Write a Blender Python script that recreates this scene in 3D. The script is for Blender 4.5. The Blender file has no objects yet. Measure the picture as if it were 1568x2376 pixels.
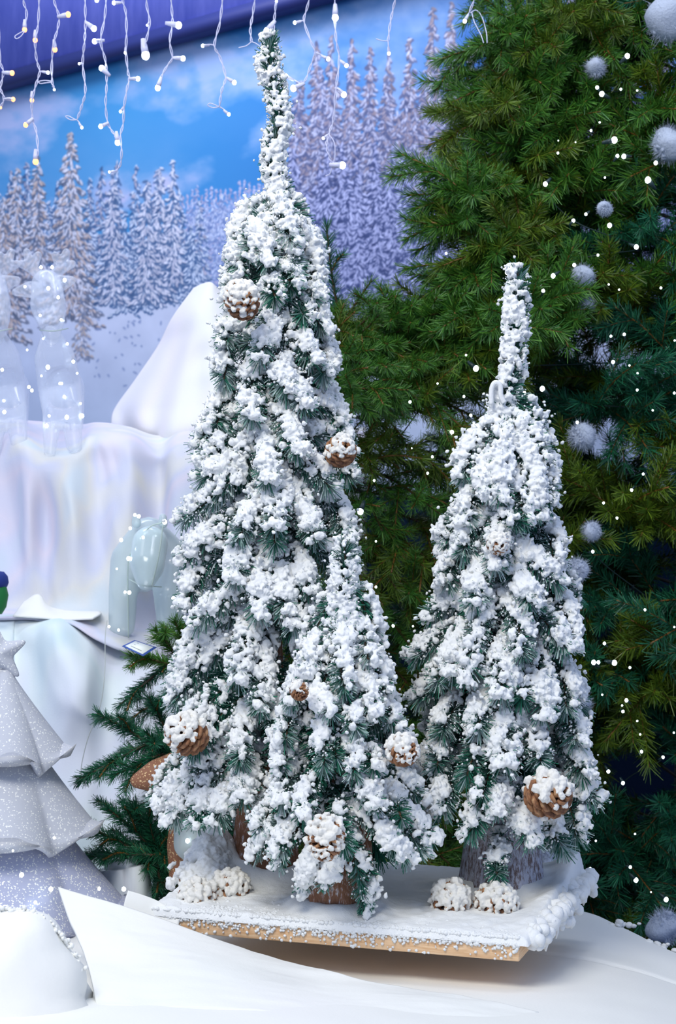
import bpy, bmesh, math, random
import numpy as np
from mathutils import Vector, Matrix

SC = bpy.context.scene
COL = SC.collection
RNG = np.random.default_rng(11)
random.seed(11)

# ------------------------------------------------------------------ camera
F = 3300.0                      # focal length in pixels of the 1568x2376 frame
CAMZ = 1.5
cam_d = bpy.data.cameras.new('camera')
cam = bpy.data.objects.new('camera', cam_d); COL.objects.link(cam)
cam.location = (0, 0, CAMZ); cam.rotation_euler = (math.radians(90), 0, 0)
cam_d.sensor_fit = 'VERTICAL'; cam_d.sensor_height = 36.0; cam_d.sensor_width = 24.0
cam_d.lens = 50.0
cam_d.clip_start = 0.05; cam_d.clip_end = 60
cam_d.dof.use_dof = True; cam_d.dof.focus_distance = 1.86; cam_d.dof.aperture_fstop = 11.0
SC.camera = cam

def P(px, py, D):
    """point seen at pixel px,py of the photograph at depth D (metres)"""
    return ((px - 784.0) * D / F, D, CAMZ - (py - 1188.0) * D / F)

# ------------------------------------------------------------------ world, lights, exposure
w = bpy.data.worlds.new('world'); SC.world = w; w.use_nodes = True
bg = w.node_tree.nodes['Background']
bg.inputs[0].default_value = (0.48, 0.63, 1.0, 1); bg.inputs[1].default_value = 0.68

def area(name, loc, target, size, power, color, size_y=None):
    l = bpy.data.lights.new(name, 'AREA'); l.energy = power; l.color = color
    l.shape = 'RECTANGLE'; l.size = size; l.size_y = size_y or size
    o = bpy.data.objects.new(name, l); COL.objects.link(o); o.location = loc
    d = Vector(target) - Vector(loc)
    o.rotation_euler = d.to_track_quat('-Z', 'Y').to_euler()
    return o
area('shop_ceiling_light_front', (-0.7, 0.25, 3.3), (0.0, 1.9, 1.1), 1.3, 55, (1.0, 0.97, 0.89), 0.9)
area('shop_ceiling_light_side', (-1.6, 1.9, 3.6), (-0.2, 2.4, 1.0), 0.9, 7, (0.96, 0.97, 1.0))
area('mural_wash_light', (-0.75, 3.75, 3.95), (-0.8, 5.05, 2.3), 1.8, 47, (0.95, 0.96, 1.0), 0.6)
area('mural_wash_light_right', (0.9, 1.9, 3.7), (0.75, 4.0, 2.1), 1.2, 17, (0.86, 0.90, 1.0), 0.5)

SC.view_settings.view_transform = 'Standard'
SC.view_settings.look = 'None'
SC.view_settings.exposure = 0.0
SC.view_settings.gamma = 1.0
SC.view_settings.use_curve_mapping = False

# ------------------------------------------------------------------ materials
def mat(name, color=(0.8, 0.8, 0.8), rough=0.6, metal=0.0, spec=0.5):
    m = bpy.data.materials.new(name); m.use_nodes = True
    b = m.node_tree.nodes['Principled BSDF']
    b.inputs['Base Color'].default_value = (*color, 1)
    b.inputs['Roughness'].default_value = rough
    b.inputs['Metallic'].default_value = metal
    b.inputs['Specular IOR Level'].default_value = spec
    return m
def N(m, t): return m.node_tree.nodes.new(t)
def L(m, a, b): m.node_tree.links.new(a, b)
def bsdf(m): return m.node_tree.nodes['Principled BSDF']
def noise(m, scale, detail=4, rough=0.55, vec=None, dim='Generated', stretch=None):
    tc = N(m, 'ShaderNodeTexCoord'); n = N(m, 'ShaderNodeTexNoise')
    n.inputs['Scale'].default_value = scale; n.inputs['Detail'].default_value = detail
    n.inputs['Roughness'].default_value = rough
    src = tc.outputs[dim]
    if stretch:
        mp = N(m, 'ShaderNodeMapping'); mp.inputs['Scale'].default_value = stretch
        L(m, src, mp.inputs['Vector']); src = mp.outputs['Vector']
    L(m, src, n.inputs['Vector'])
    return n
def ramp(m, fac, stops):
    r = N(m, 'ShaderNodeValToRGB'); e = r.color_ramp.elements
    while len(e) < len(stops): e.new(0.5)
    for k, (p, c) in enumerate(stops):
        e[k].position = p; e[k].color = (*c, 1)
    L(m, fac, r.inputs['Fac']); return r
def bump(m, height, strength, dist):
    b = N(m, 'ShaderNodeBump'); b.inputs['Strength'].default_value = strength
    b.inputs['Distance'].default_value = dist
    L(m, height, b.inputs['Height']); L(m, b.outputs['Normal'], bsdf(m).inputs['Normal'])
    return b
def srgb(r, g, b):
    f = lambda c: (c / 255 / 12.92) if c / 255 <= 0.04045 else ((c / 255 + 0.055) / 1.055) ** 2.4
    return (f(r), f(g), f(b))

M = {}
# flocking snow
m = M['flock'] = mat('flocking', (0.86, 0.87, 0.86), 0.9, spec=0.15)
n = noise(m, 420, 5, 0.7, dim='Object'); bump(m, n.outputs['Fac'], 0.55, 0.0022)
m = M['cone_snow'] = mat('cone_flocking', (0.86, 0.84, 0.78), 0.95, spec=0.1)
n = noise(m, 500, 5, 0.75, dim='Object'); bump(m, n.outputs['Fac'], 0.6, 0.002)
# needles coloured per vertex (frosted and bare plastic needles)
def vcol_mat(name, rough, spec, transl=0.0):
    m = mat(name, rough=rough, spec=spec)
    a = N(m, 'ShaderNodeVertexColor'); a.layer_name = 'Col'
    L(m, a.outputs['Color'], bsdf(m).inputs['Base Color'])
    return m
M['needle'] = vcol_mat('frosted_needles', 0.55, 0.35)
M['green'] = vcol_mat('green_needles', 0.42, 0.5)
M['mural'] = vcol_mat('printed_mural', 0.45, 0.3)
# trunk bark with powder
def bark(name, brown, amount, white=(0.80, 0.80, 0.84)):
    m = mat(name, brown, 0.9, spec=0.1)
    n = noise(m, 260, 6, 0.75, dim='Object', stretch=(1, 1, 0.28))
    r = ramp(m, n.outputs['Fac'], [(amount - 0.08, white), (amount + 0.05, brown), (0.78, tuple(c * 0.45 for c in brown))])
    L(m, r.outputs['Color'], bsdf(m).inputs['Base Color'])
    bump(m, n.outputs['Fac'], 0.8, 0.003)
    return m
M['bark_tall'] = bark('trunk_burlap_brown', (0.30, 0.145, 0.085), 0.40)
M['bark_small'] = bark('trunk_burlap_small', (0.33, 0.165, 0.10), 0.42)
M['bark_right'] = bark('trunk_burlap_powdered', (0.22, 0.16, 0.15), 0.53, (0.62, 0.63, 0.72))
m = M['cone'] = mat('pine_cone_scale', (0.36, 0.17, 0.06), 0.7)
n = noise(m, 120, 4, dim='Object')
r = ramp(m, n.outputs['Fac'], [(0.3, (0.10, 0.04, 0.02)), (0.52, (0.30, 0.13, 0.055)), (0.75, (0.50, 0.29, 0.14))])
L(m, r.outputs['Color'], bsdf(m).inputs['Base Color'])
m = M['wood'] = mat('pale_wood', srgb(236, 196, 150), 0.6)
n = noise(m, 30, 6, 0.6, dim='Object', stretch=(1, 1, 12))
r = ramp(m, n.outputs['Fac'], [(0.3, srgb(215, 165, 115)), (0.7, srgb(245, 212, 172))])
L(m, r.outputs['Color'], bsdf(m).inputs['Base Color'])

def cloth(name, tints, scale=2.2, folds=0.25):
    m = mat(name, tints[0], 0.85, spec=0.15)
    n = noise(m, scale, 2, 0.4, dim='Object', stretch=(1.6, 1.6, 0.8))
    k = len(tints)
    r = ramp(m, n.outputs['Fac'], [(0.30 + 0.42 * i / (k - 1), t) for i, t in enumerate(tints)])
    L(m, r.outputs['Color'], bsdf(m).inputs['Base Color'])
    n2 = noise(m, 260, 3, 0.6, dim='Object'); bump(m, n2.outputs['Fac'], folds, 0.0012)
    return m
M['cloth_front'] = cloth('snow_blanket_cream', [(0.83, 0.835, 0.79), (0.85, 0.84, 0.81)], 3)
M['cloth_hill'] = cloth('snow_blanket_pinkish', [(0.78, 0.78, 0.76), (0.79, 0.75, 0.79), (0.75, 0.74, 0.81)], 3)
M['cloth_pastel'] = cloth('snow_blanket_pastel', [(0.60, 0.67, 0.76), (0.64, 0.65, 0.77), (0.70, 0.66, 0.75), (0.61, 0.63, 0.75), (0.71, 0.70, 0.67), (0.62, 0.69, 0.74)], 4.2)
M['cloth_low'] = cloth('snow_blanket_aqua', [(0.62, 0.75, 0.79), (0.74, 0.81, 0.82), (0.74, 0.77, 0.85), (0.64, 0.76, 0.81)], 4.2)
M['navy'] = mat('navy_wall_paint', (0.006, 0.02, 0.055), 0.9, spec=0.1)
m = M['fascia'] = mat('violet_board', srgb(74, 78, 160), 0.7)
n = noise(m, 9, 6, 0.7, dim='Object', stretch=(2.5, 2.5, 0.5))
r = ramp(m, n.outputs['Fac'], [(0.3, srgb(84, 98, 200)), (0.7, srgb(116, 126, 222))])
L(m, r.outputs['Color'], bsdf(m).inputs['Base Color'])
M['fascia_dark'] = mat('dark_blue_edging', srgb(28, 40, 108), 0.6)
M['wire'] = mat('clear_white_cable', (0.66, 0.66, 0.86), 0.35)
M['wire_green'] = mat('dark_green_cable', (0.01, 0.03, 0.03), 0.4)
M['wire_thin'] = mat('thin_pale_wire', (0.42, 0.45, 0.42), 0.5)
def emis(name, color, s):
    m = mat(name, color, 0.4); b = bsdf(m)
    b.inputs['Emission Color'].default_value = (*color, 1); b.inputs['Emission Strength'].default_value = s
    return m
M['led'] = emis('lit_led_cool_white', (0.80, 0.92, 1.0), 14)
M['led_warm'] = emis('lit_led_amber', (1.0, 0.42, 0.15), 2.6)
def veil(name, color, alpha, rough=0.15, sparkle=False):
    m = mat(name, color, rough, spec=0.8); b = bsdf(m)
    tr = N(m, 'ShaderNodeBsdfTransparent'); mx = N(m, 'ShaderNodeMixShader')
    lw = N(m, 'ShaderNodeLayerWeight'); lw.inputs['Blend'].default_value = 0.28
    mr = N(m, 'ShaderNodeMapRange'); mr.inputs['To Min'].default_value = alpha; mr.inputs['To Max'].default_value = min(1, alpha + 0.5)
    L(m, lw.outputs['Facing'], mr.inputs['Value']); L(m, mr.outputs['Result'], mx.inputs['Fac'])
    L(m, tr.outputs[0], mx.inputs[1]); L(m, b.outputs[0], mx.inputs[2])
    out = m.node_tree.nodes['Material Output']; L(m, mx.outputs[0], out.inputs['Surface'])
    return m
M['acrylic'] = veil('clear_acrylic', (0.78, 0.82, 0.92), 0.20)
M['acrylic_bear'] = veil('cloudy_acrylic', (0.62, 0.74, 0.76), 0.50)
M['seam'] = mat('acrylic_seam', (0.45, 0.55, 0.50), 0.4)
def glitter(name, base, fleck, scale, thr):
    m = mat(name, base, 0.6)
    tc = N(m, 'ShaderNodeTexCoord'); v = N(m, 'ShaderNodeTexVoronoi'); v.inputs['Scale'].default_value = scale
    L(m, tc.outputs['Object'], v.inputs['Vector'])
    sp = N(m, 'ShaderNodeSeparateColor'); L(m, v.outputs['Color'], sp.inputs[0])
    r = ramp(m, sp.outputs[0], [(thr, base), (thr + 0.03, fleck)])
    L(m, r.outputs['Color'], bsdf(m).inputs['Base Color'])
    r2 = ramp(m, sp.outputs[0], [(thr, (0.7,) * 3), (thr + 0.03, (0.18,) * 3)])
    L(m, r2.outputs['Color'], bsdf(m).inputs['Roughness'])
    bump(m, sp.outputs[1], 0.7, 0.002)
    return m
M['glit_white'] = glitter('white_glitter_mesh', (0.56, 0.58, 0.64), (0.95, 0.95, 0.92), 620, 0.90)
M['glit_lilac'] = glitter('lilac_glitter_mesh', (0.46, 0.49, 0.66), (0.98, 0.98, 0.95), 560, 0.86)
M['glit_brown'] = glitter('brown_glitter', (0.30, 0.13, 0.07), (0.95, 0.70, 0.35), 650, 0.90)
M['bottle_green'] = mat('green_plush', (0.005, 0.16, 0.035), 0.7)
M['bottle_blue'] = mat('navy_blue_felt', (0.01, 0.03, 0.22), 0.8)
M['card'] = mat('card_paper', (0.82, 0.86, 0.80), 0.6)
M['card_blue'] = mat('card_blue_border', (0.04, 0.10, 0.38), 0.6)
M['card_ink'] = mat('card_ink', (0.35, 0.40, 0.40), 0.7)
M['puff'] = mat('cotton_snowball', (0.48, 0.54, 0.66), 0.95, spec=0.1)
n = noise(M['puff'], 160, 5, 0.7, dim='Object'); bump(M['puff'], n.outputs['Fac'], 0.8, 0.004)

# ------------------------------------------------------------------ mesh helpers
def mesh_np(name, V, faces, material, parent=None, col=None, smooth=True):
    """V (n,3); faces: list of int arrays (k, 3|4)"""
    V = np.asarray(V, dtype=np.float32)
    me = bpy.data.meshes.new(name)
    faces = [np.asarray(f, dtype=np.int32) for f in faces if len(f)]
    nf = sum(len(f) for f in faces); nl = sum(f.size for f in faces)
    me.vertices.add(len(V)); me.vertices.foreach_set('co', V.ravel())
    me.loops.add(nl); me.loops.foreach_set('vertex_index', np.concatenate([f.ravel() for f in faces]))
    me.polygons.add(nf)
    tot = np.concatenate([np.full(len(f), f.shape[1], np.int32) for f in faces])
    st = np.concatenate([[0], np.cumsum(tot)[:-1]]).astype(np.int32)
    me.polygons.foreach_set('loop_start', st)
    me.update(calc_edges=True)
    if smooth:
        me.polygons.foreach_set('use_smooth', np.ones(nf, bool))
    if col is not None:
        c = np.ones((len(V), 4), np.float32); c[:, :3] = col
        a = me.color_attributes.new('Col', 'FLOAT_COLOR', 'POINT'); a.data.foreach_set('color', c.ravel())
    me.materials.append(material)
    o = bpy.data.objects.new(name, me); COL.objects.link(o)
    if parent: o.parent = parent
    return o

class Acc:
    """collects vertices and faces of one mesh"""
    def __init__(s): s.V = []; s.F = {3: [], 4: []}; s.C = []; s.n = 0
    def add(s, V, Fs, c=None):
        V = np.asarray(V, float).reshape(-1, 3)
        for f in Fs:
            f = np.asarray(f, int)
            if len(f): s.F[f.shape[1]].append(f + s.n)
        s.V.append(V)
        if c is None: c = (1, 1, 1)
        c = np.asarray(c, float)
        s.C.append(np.broadcast_to(c, (len(V), 3)))
        s.n += len(V)
    def build(s, name, material, parent=None, origin=None, col=False, smooth=True):
        V = np.concatenate(s.V)
        if origin is not None: V = V - np.asarray(origin)
        Fs = [np.concatenate(s.F[k]) for k in (3, 4) if s.F[k]]
        o = mesh_np(name, V, Fs, material, parent, np.concatenate(s.C) if col else None, smooth)
        if origin is not None and parent is None: o.location = origin
        return o

def tag(o, label=None, cat=None, group=None, kind=None):
    if label: o['label'] = label
    if cat: o['category'] = cat
    if group: o['group'] = group
    if kind: o['kind'] = kind
    return o
def thing(name, loc, label, cat, group=None):
    o = bpy.data.objects.new(name, None); COL.objects.link(o); o.location = loc
    o.empty_display_size = 0.02
    return tag(o, label, cat, group)

def ico(sub):
    bm = bmesh.new(); bmesh.ops.create_icosphere(bm, subdivisions=sub, radius=1)
    V = np.array([v.co[:] for v in bm.verts]); Fc = np.array([[v.index for v in f.verts] for f in bm.faces])
    bm.free(); return V, Fc
ICO = {k: ico(k) for k in (1, 2, 3, 4)}
def lumpy(sub, amp, rng):
    V, Fc = ICO[sub]
    d = np.zeros(len(V))
    for k in range(7):
        a = rng.normal(size=3); a *= (2.0 + 1.1 * k) / np.linalg.norm(a)
        d += np.sin(V @ a + rng.uniform(0, 6.28)) / (1 + 0.5 * k)
    return V * (1 + amp * d[:, None])
LUMPS = {s: [lumpy(s, 0.10 if s > 1 else 0.12, RNG) for _ in range(10)] for s in (1, 2, 3)}
def rand_rot(n, rng):
    q = rng.normal(size=(n, 4)); q /= np.linalg.norm(q, axis=1)[:, None]
    w_, x, y, z = q.T
    return np.stack([np.stack([1-2*(y*y+z*z), 2*(x*y-z*w_), 2*(x*z+y*w_)], -1),
                     np.stack([2*(x*y+z*w_), 1-2*(x*x+z*z), 2*(y*z-x*w_)], -1),
                     np.stack([2*(x*z-y*w_), 2*(y*z+x*w_), 1-2*(x*x+y*y)], -1)], 1)
def blobs(acc, centers, radii, sub, rng, c=None, squash=1.0):
    centers = np.asarray(centers, float); n = len(centers)
    if not n: return
    T = np.stack(LUMPS[sub]); Fc = ICO[sub][1]
    idx = rng.integers(0, len(T), n)
    sc = rng.uniform(0.8, 1.2, (n, 1, 3))
    V = T[idx] * sc
    V = np.einsum('nij,nvj->nvi', rand_rot(n, rng), V) * np.asarray(radii)[:, None, None]
    if squash != 1.0: V[:, :, 2] *= squash
    V = V + centers[:, None, :]
    k = T.shape[1]
    Fs = (Fc[None] + (np.arange(n) * k)[:, None, None]).reshape(-1, 3)
    acc.add(V.reshape(-1, 3), [Fs], c)

def crom(pts, n):
    pts = np.asarray(pts, float)
    p = np.vstack([2*pts[0]-pts[1], pts, 2*pts[-1]-pts[-2]])
    t = np.linspace(0, len(pts) - 1, n); i = np.minimum(t.astype(int), len(pts) - 2); u = (t - i)[:, None]
    a, b, c, d = p[i], p[i+1], p[i+2], p[i+3]
    return 0.5*((2*b)+(-a+c)*u+(2*a-5*b+4*c-d)*u*u+(-a+3*b-3*c+d)*u**3)
def plen(pts): return np.linalg.norm(np.diff(pts, axis=0), axis=1).sum()
def frames(path):
    T = np.gradient(path, axis=0); T /= np.linalg.norm(T, axis=1)[:, None] + 1e-12
    ref = np.where(np.abs(T[:, 2:3]) > 0.9, np.array([[0., 1, 0]]), np.array([[0., 0, 1]]))
    # keep one reference for continuity
    ref = np.broadcast_to(np.array([0.17, 0.98, 0.1]) if np.mean(np.abs(T[:, 2])) > 0.6 else np.array([0.05, 0.1, 1.0]), T.shape)
    A = np.cross(T, ref); A /= np.linalg.norm(A, axis=1)[:, None] + 1e-12
    B = np.cross(T, A)
    return T, A, B
def tube(acc, path, r, seg=6, c=None, cap=True):
    path = np.asarray(path, float); n = len(path)
    T, A, B = frames(path); r = np.broadcast_to(np.asarray(r, float), (n,))
    th = np.linspace(0, 2*np.pi, seg, endpoint=False)
    V = path[:, None] + r[:, None, None]*(np.cos(th)[None, :, None]*A[:, None] + np.sin(th)[None, :, None]*B[:, None])
    i = np.arange(n-1)[:, None]*seg; j = np.arange(seg)[None]; j2 = (j+1) % seg
    Q = np.stack([i+j, i+j2, i+seg+j2, i+seg+j], -1).reshape(-1, 4)
    Vv = V.reshape(-1, 3); Fs = [Q]
    if cap:
        Vv = np.vstack([Vv, path[0], path[-1]]); k = n*seg
        t1 = np.stack([np.full(seg, k), (np.arange(seg)+1) % seg, np.arange(seg)], -1)
        t2 = np.stack([np.full(seg, k+1), (n-1)*seg+np.arange(seg), (n-1)*seg+(np.arange(seg)+1) % seg], -1)
        Fs.append(np.vstack([t1, t2]))
    acc.add(Vv, Fs, c)
def lathe(acc, prof, center, seg=32, c=None, rmod=None):
    """prof: list of (r,z)"""
    prof = np.asarray(prof, float); n = len(prof)
    th = np.linspace(0, 2*np.pi, seg, endpoint=False)
    R = prof[:, 0][:, None]*np.ones(seg)[None]
    if rmod is not None: R = R*rmod(th[None], prof[:, 1][:, None])
    V = np.stack([R*np.cos(th), R*np.sin(th), prof[:, 1][:, None]*np.ones(seg)[None]], -1) + np.asarray(center)
    i = np.arange(n-1)[:, None]*seg; j = np.arange(seg)[None]; j2 = (j+1) % seg
    Q = np.stack([i+j, i+j2, i+seg+j2, i+seg+j], -1).reshape(-1, 4)
    acc.add(V.reshape(-1, 3), [Q], c)
def box(acc, corners8, c=None):
    acc.add(corners8, [np.array([[0,3,2,1],[4,5,6,7],[0,1,5,4],[1,2,6,5],[2,3,7,6],[3,0,4,7]])], c)
def needles(acc, path, dens, length, width, angle, rng, colfn, t0=0.0, taper=0.6, endburst=True):
    """blades around a path; dens = needles per metre; colfn(n)->(n,3)"""
    L_ = plen(path); n = max(4, int(dens*L_*(1-t0)))
    T, A, B = frames(path)
    s = t0 + (1-t0)*rng.random(n); idx = s*(len(path)-1); i = np.minimum(idx.astype(int), len(path)-2); u = (idx-i)[:, None]
    base = path[i]*(1-u)+path[i+1]*u; t = T[i]; a = A[i]; b = B[i]
    th = rng.uniform(0, 2*np.pi, n)[:, None]
    al = np.clip(rng.normal(angle, 0.18, n), 0.15, 1.5)[:, None]
    if endburst: al = al*np.where(s[:, None] > 0.93, 0.7, 1)
    rad = np.cos(th)*a+np.sin(th)*b
    d = np.cos(al)*t+np.sin(al)*rad
    ln = (length*rng.uniform(0.75, 1.15, n))[:, None]
    wd = np.cross(d, rng.normal(size=(n, 3))); wd /= np.linalg.norm(wd, axis=1)[:, None]+1e-9
    w2 = wd*width/2
    tip = base+d*ln - np.array([0, 0, 1.0])*ln*0.06
    V = np.stack([base-w2, base+w2, tip+w2*taper, tip-w2*taper], 1)
    Fs = (np.arange(n)*4)[:, None]+np.arange(4)[None]
    c = np.repeat(colfn(n), 4, axis=0)
    acc.add(V.reshape(-1, 3), [Fs], c)

def fbm(x, y, seed, octaves=5, f0=1.0):
    """cheap value noise on arrays"""
    out = np.zeros(np.broadcast(x, y).shape); amp = 0.5; r = np.random.default_rng(seed)
    for o in range(octaves):
        G = r.random((64, 64)); f = f0*2**o
        X = x*f; Y = y*f; xi = np.floor(X).astype(int); yi = np.floor(Y).astype(int)
        u = X-xi; v = Y-yi; u = u*u*(3-2*u); v = v*v*(3-2*v)
        g = lambda a, b: G[a % 64, b % 64]
        out += amp*((g(xi, yi)*(1-u)+g(xi+1, yi)*u)*(1-v)+(g(xi, yi+1)*(1-u)+g(xi+1, yi+1)*u)*v)
        amp *= 0.5
    return out

FUSE = []
CLOUD = bpy.data.textures.new('fuzz', 'CLOUDS'); CLOUD.noise_scale = 0.0042; CLOUD.noise_depth = 2
def fuse(o, voxel, strength):
    """melt overlapping lumps into one continuous crust"""
    r = o.modifiers.new('melt', 'REMESH'); r.mode = 'VOXEL'; r.voxel_size = voxel; r.use_smooth_shade = True
    d = o.modifiers.new('fuzz', 'DISPLACE'); d.texture = CLOUD; d.texture_coords = 'LOCAL'; d.strength = strength; d.mid_level = 0.5
    FUSE.append(o); return o

# ------------------------------------------------------------------ the setting: wall, floor, fascia
WU = np.array([0.7986, -0.6018]); W0 = np.array([0.0, 4.5]); WN = np.array([-0.6018, -0.7986])
def wallpt(u, z, off=0.0):
    u = np.asarray(u, float); z = np.asarray(z, float)
    return np.stack([W0[0]+WU[0]*u+WN[0]*off, W0[1]+WU[1]*u+WN[1]*off, z+0*u], -1)
def wall_u(px):            # wall coordinate hit by a pixel column
    k = (px-784)/F
    return k*W0[1]/(WU[0]-k*WU[1])
def wall_box(acc, u0, u1, z00, z01, z10, z11, o0, o1):
    """box on the wall; bottom/top heights at u0 (z00,z01) and u1 (z10,z11), offsets o0<o1 from the wall"""
    c = [wallpt(u0, z00, o0), wallpt(u1, z10, o0), wallpt(u1, z11, o0), wallpt(u0, z01, o0),
         wallpt(u0, z00, o1), wallpt(u1, z10, o1), wallpt(u1, z11, o1), wallpt(u0, z01, o1)]
    box(acc, c)
a = Acc(); wall_box(a, -3.4, 2.4, 0.0, 3.9, 0.0, 3.9, -0.12, 0.0)
tag(a.build('wall_back', M['navy'], smooth=False), kind='structure')
a = Acc(); box(a, [(-3.5, -1, -0.05), (3.5, -1, -0.05), (3.5, 6.8, -0.05), (-3.5, 6.8, -0.05), (-3.5, -1, 0), (3.5, -1, 0), (3.5, 6.8, 0), (-3.5, 6.8, 0)])
tag(a.build('floor', mat('grey_shop_floor', (0.10, 0.11, 0.14), 0.5), smooth=False), kind='structure')
# violet fascia board hanging above and in front of the mural, level with its own dark edging
zf = CAMZ+963/F*(W0[1]+WU[1]*wall_u(0))
a = Acc(); wall_box(a, -2.6, 1.6, zf+0.05, 3.85, zf+0.05, 3.85, 0.04, 0.08)
tag(a.build('wall_upper', M['fascia'], smooth=False), kind='structure')
a = Acc(); wall_box(a, -2.6, 1.6, zf, zf+0.05, zf, zf+0.05, 0.035, 0.09)
tag(a.build('trim_1', M['fascia_dark'], smooth=False), kind='structure')

# ------------------------------------------------------------------ printed mural (a flat printed picture)
S = 0.6; X0, Y0 = -260, -330; CW, CH = int(2100*S), int(1450*S)
def paint_mural():
    rng = np.random.default_rng(5)
    yy, xx = np.mgrid[0:CH, 0:CW]; px = xx/S+X0; py = yy/S+Y0
    I = np.zeros((CH, CW, 3))
    def c(r, g, b): return np.array([r, g, b], float)
    t = np.clip((px-300)/900, 0, 1)[..., None]
    base = c(64, 140, 200)*(1-t)+c(34, 92, 172)*t
    cl = fbm(px/150+py/210+3, py/125-px/420+7, 3, 6)*0.7+0.3*fbm(px/380, py/260, 8, 3)
    cl = np.clip((cl-0.40)*4.6, 0, 1)*(0.55+0.9*fbm(px/40, py/34, 14, 4))
    warm = np.clip((py-150)/260, 0, 1)*np.clip((760-px)/300, 0, 1)
    cl = np.clip(cl*(0.55+0.45*np.clip((900-px)/400, 0.15, 1))+0.45*np.clip(fbm(px/260, py/200, 9, 5)-0.4, 0, 1)*4*warm*0.42, 0, 0.9)
    ccol = c(150, 172, 218)*(1-warm[..., None])+c(190, 186, 222)*warm[..., None]
    I = base*(1-cl[..., None])+ccol*cl[..., None]
    # snow field below the forests
    edge = np.interp(px, [-260, 0, 120, 200, 330, 440, 700, 900, 1800], [690, 700, 715, 740, 700, 660, 700, 700, 700])
    fld = py > edge-60
    sn = fbm(px/60, py/60, 21, 5)
    scol = c(196, 204, 230)+(sn[..., None]-0.5)*26
    scol = scol-np.clip((py-760)/300, 0, 1)[..., None]*c(14, 8, 8)
    I[fld] = scol[fld]
    masks = {}
    def stamp(cx, cy, ln, th, ang, colr, al):
        key = (int(ln*2), int(th*4), int(round(ang*8)))
        if key not in masks:
            h = int(ln)+2; g = np.mgrid[-h:h+1, -h:h+1]; gy, gx = g
            ca, sa = math.cos(ang), math.sin(ang)
            q = ((gx*ca+gy*sa)/ln)**2+((-gx*sa+gy*ca)/th)**2
            masks[key] = (np.clip(1.4-q, 0, 1), h)
        mk, h = masks[key]
        X = int((cx-X0)*S); Y = int((cy-Y0)*S)
        x0, x1, y0, y1 = X-h, X+h+1, Y-h, Y+h+1
        if x0 < 0 or y0 < 0 or x1 > CW or y1 > CH: return
        mm = (mk*al)[..., None]
        I[y0:y1, x0:x1] = I[y0:y1, x0:x1]*(1-mm)+colr*mm
    def tree(cx, yt, yb, hw, dark, light, warmc, den=1.0, sz=1.0, al=1.0):
        sz *= 0.74; den *= 0.9
        H = yb-yt; step = 6.5*sz
        y = yt; k = 0
        while y < yb:
            f = (y-yt)/H; wv = hw*(0.08+0.92*f**0.85)*(0.82+0.32*math.sin(k*1.35+cx))
            m_ = max(1, int(den*wv/4.2/sz))
            for _ in range(m_):
                o = rng.uniform(-1, 1); x = cx+o*wv; yv = y+abs(o)*wv*0.35+rng.uniform(-3, 3)
                ang = (0.5+0.9*(1-abs(o)))*(1 if o > 0 else -1)
                ang = ang+rng.normal(0, 0.3)
                stamp(x, yv+4*sz, 5.4*sz, 2.6*sz, ang, dark+rng.normal(0, 8), 0.85*al)
                lc = light+rng.normal(0, 12)
                if warmc is not None and rng.random() < 0.42: lc = warmc+rng.normal(0, 10)
                if rng.random() < 0.78: stamp(x, yv, 4.8*sz*rng.uniform(0.7, 1.2), 1.75*sz*rng.uniform(0.8, 1.3), ang, lc, 0.9*al)
            y += step; k += 1
    # far pale ridge in the middle
    for x in np.arange(425, 740, 11):
        yt = np.interp(x, [425, 560, 740], [452, 435, 400])+rng.uniform(-14, 12)
        tree(x, yt, 660, 17, c(118, 136, 186), c(178, 186, 222), c(184, 174, 202), 0.9, 0.72)
    for _ in range(70):
        x = rng.uniform(440, 760); yt = rng.uniform(450, 600)
        tree(x, yt, yt+95, 18, c(104, 126, 178), c(184, 194, 226), None, 0.9, 0.8)
    # left forest
    for row, (y0, y1, hw, n_) in enumerate([(405, 650, 32, 20), (470, 690, 36, 22), (540, 720, 36, 18)]):
        for x in np.linspace(-240, 450, n_):
            x += rng.uniform(-14, 14); yt = y0+rng.uniform(-28, 34)
            if x > 330: yt += (x-330)*0.25
            tree(x, yt, min(y1+rng.uniform(-30, 20), 720), hw, c(62, 92, 138), c(196, 206, 230), c(176, 170, 190) if row == 0 else None, 0.95, 1.0)
    for (x, yt, yb, hw) in [(40, 392, 720, 62), (88, 362, 640, 40), (165, 312, 740, 72), (-60, 340, 760, 80), (-170, 330, 760, 80), (10, 460, 780, 60), (262, 402, 700, 42), (372, 388, 690, 38), (402, 374, 660, 30), (340, 420, 700, 44)]:
        tree(x, yt, yb, hw, c(96, 104, 128) if x < 200 else c(70, 96, 138), c(212, 212, 230), c(196, 176, 172) if x < 200 else c(190, 190, 212), 1.25, 1.1)
    tree(190, 665, 830, 26, c(120, 130, 158), c(214, 214, 232), c(188, 170, 164), 1.0, 1.0)
    for _ in range(60):
        stamp(rng.uniform(200, 480), rng.uniform(730, 900), rng.uniform(1.5, 4), 1.6, rng.uniform(0, 3), c(130, 146, 188), 0.8)
    # right forest, tall rows first
    tops = [(700, 190), (735, 98), (770, 86), (818, 92), (860, 112), (902, 128), (952, 86), (1005, 22), (1048, 8), (1092, 95), (1142, 40), (1185, -30), (1232, 0), (1275, -20), (1330, -60), (1390, -70), (1460, -60), (1530, -90), (1600, -60), (1680, -90), (1770, -100)]
    for (x, yt) in tops:
        tree(x, yt, 560, 52 if x > 990 else 42, c(84, 88, 124), c(178, 180, 208), c(142, 128, 140), 1.5, 1.2)
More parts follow.
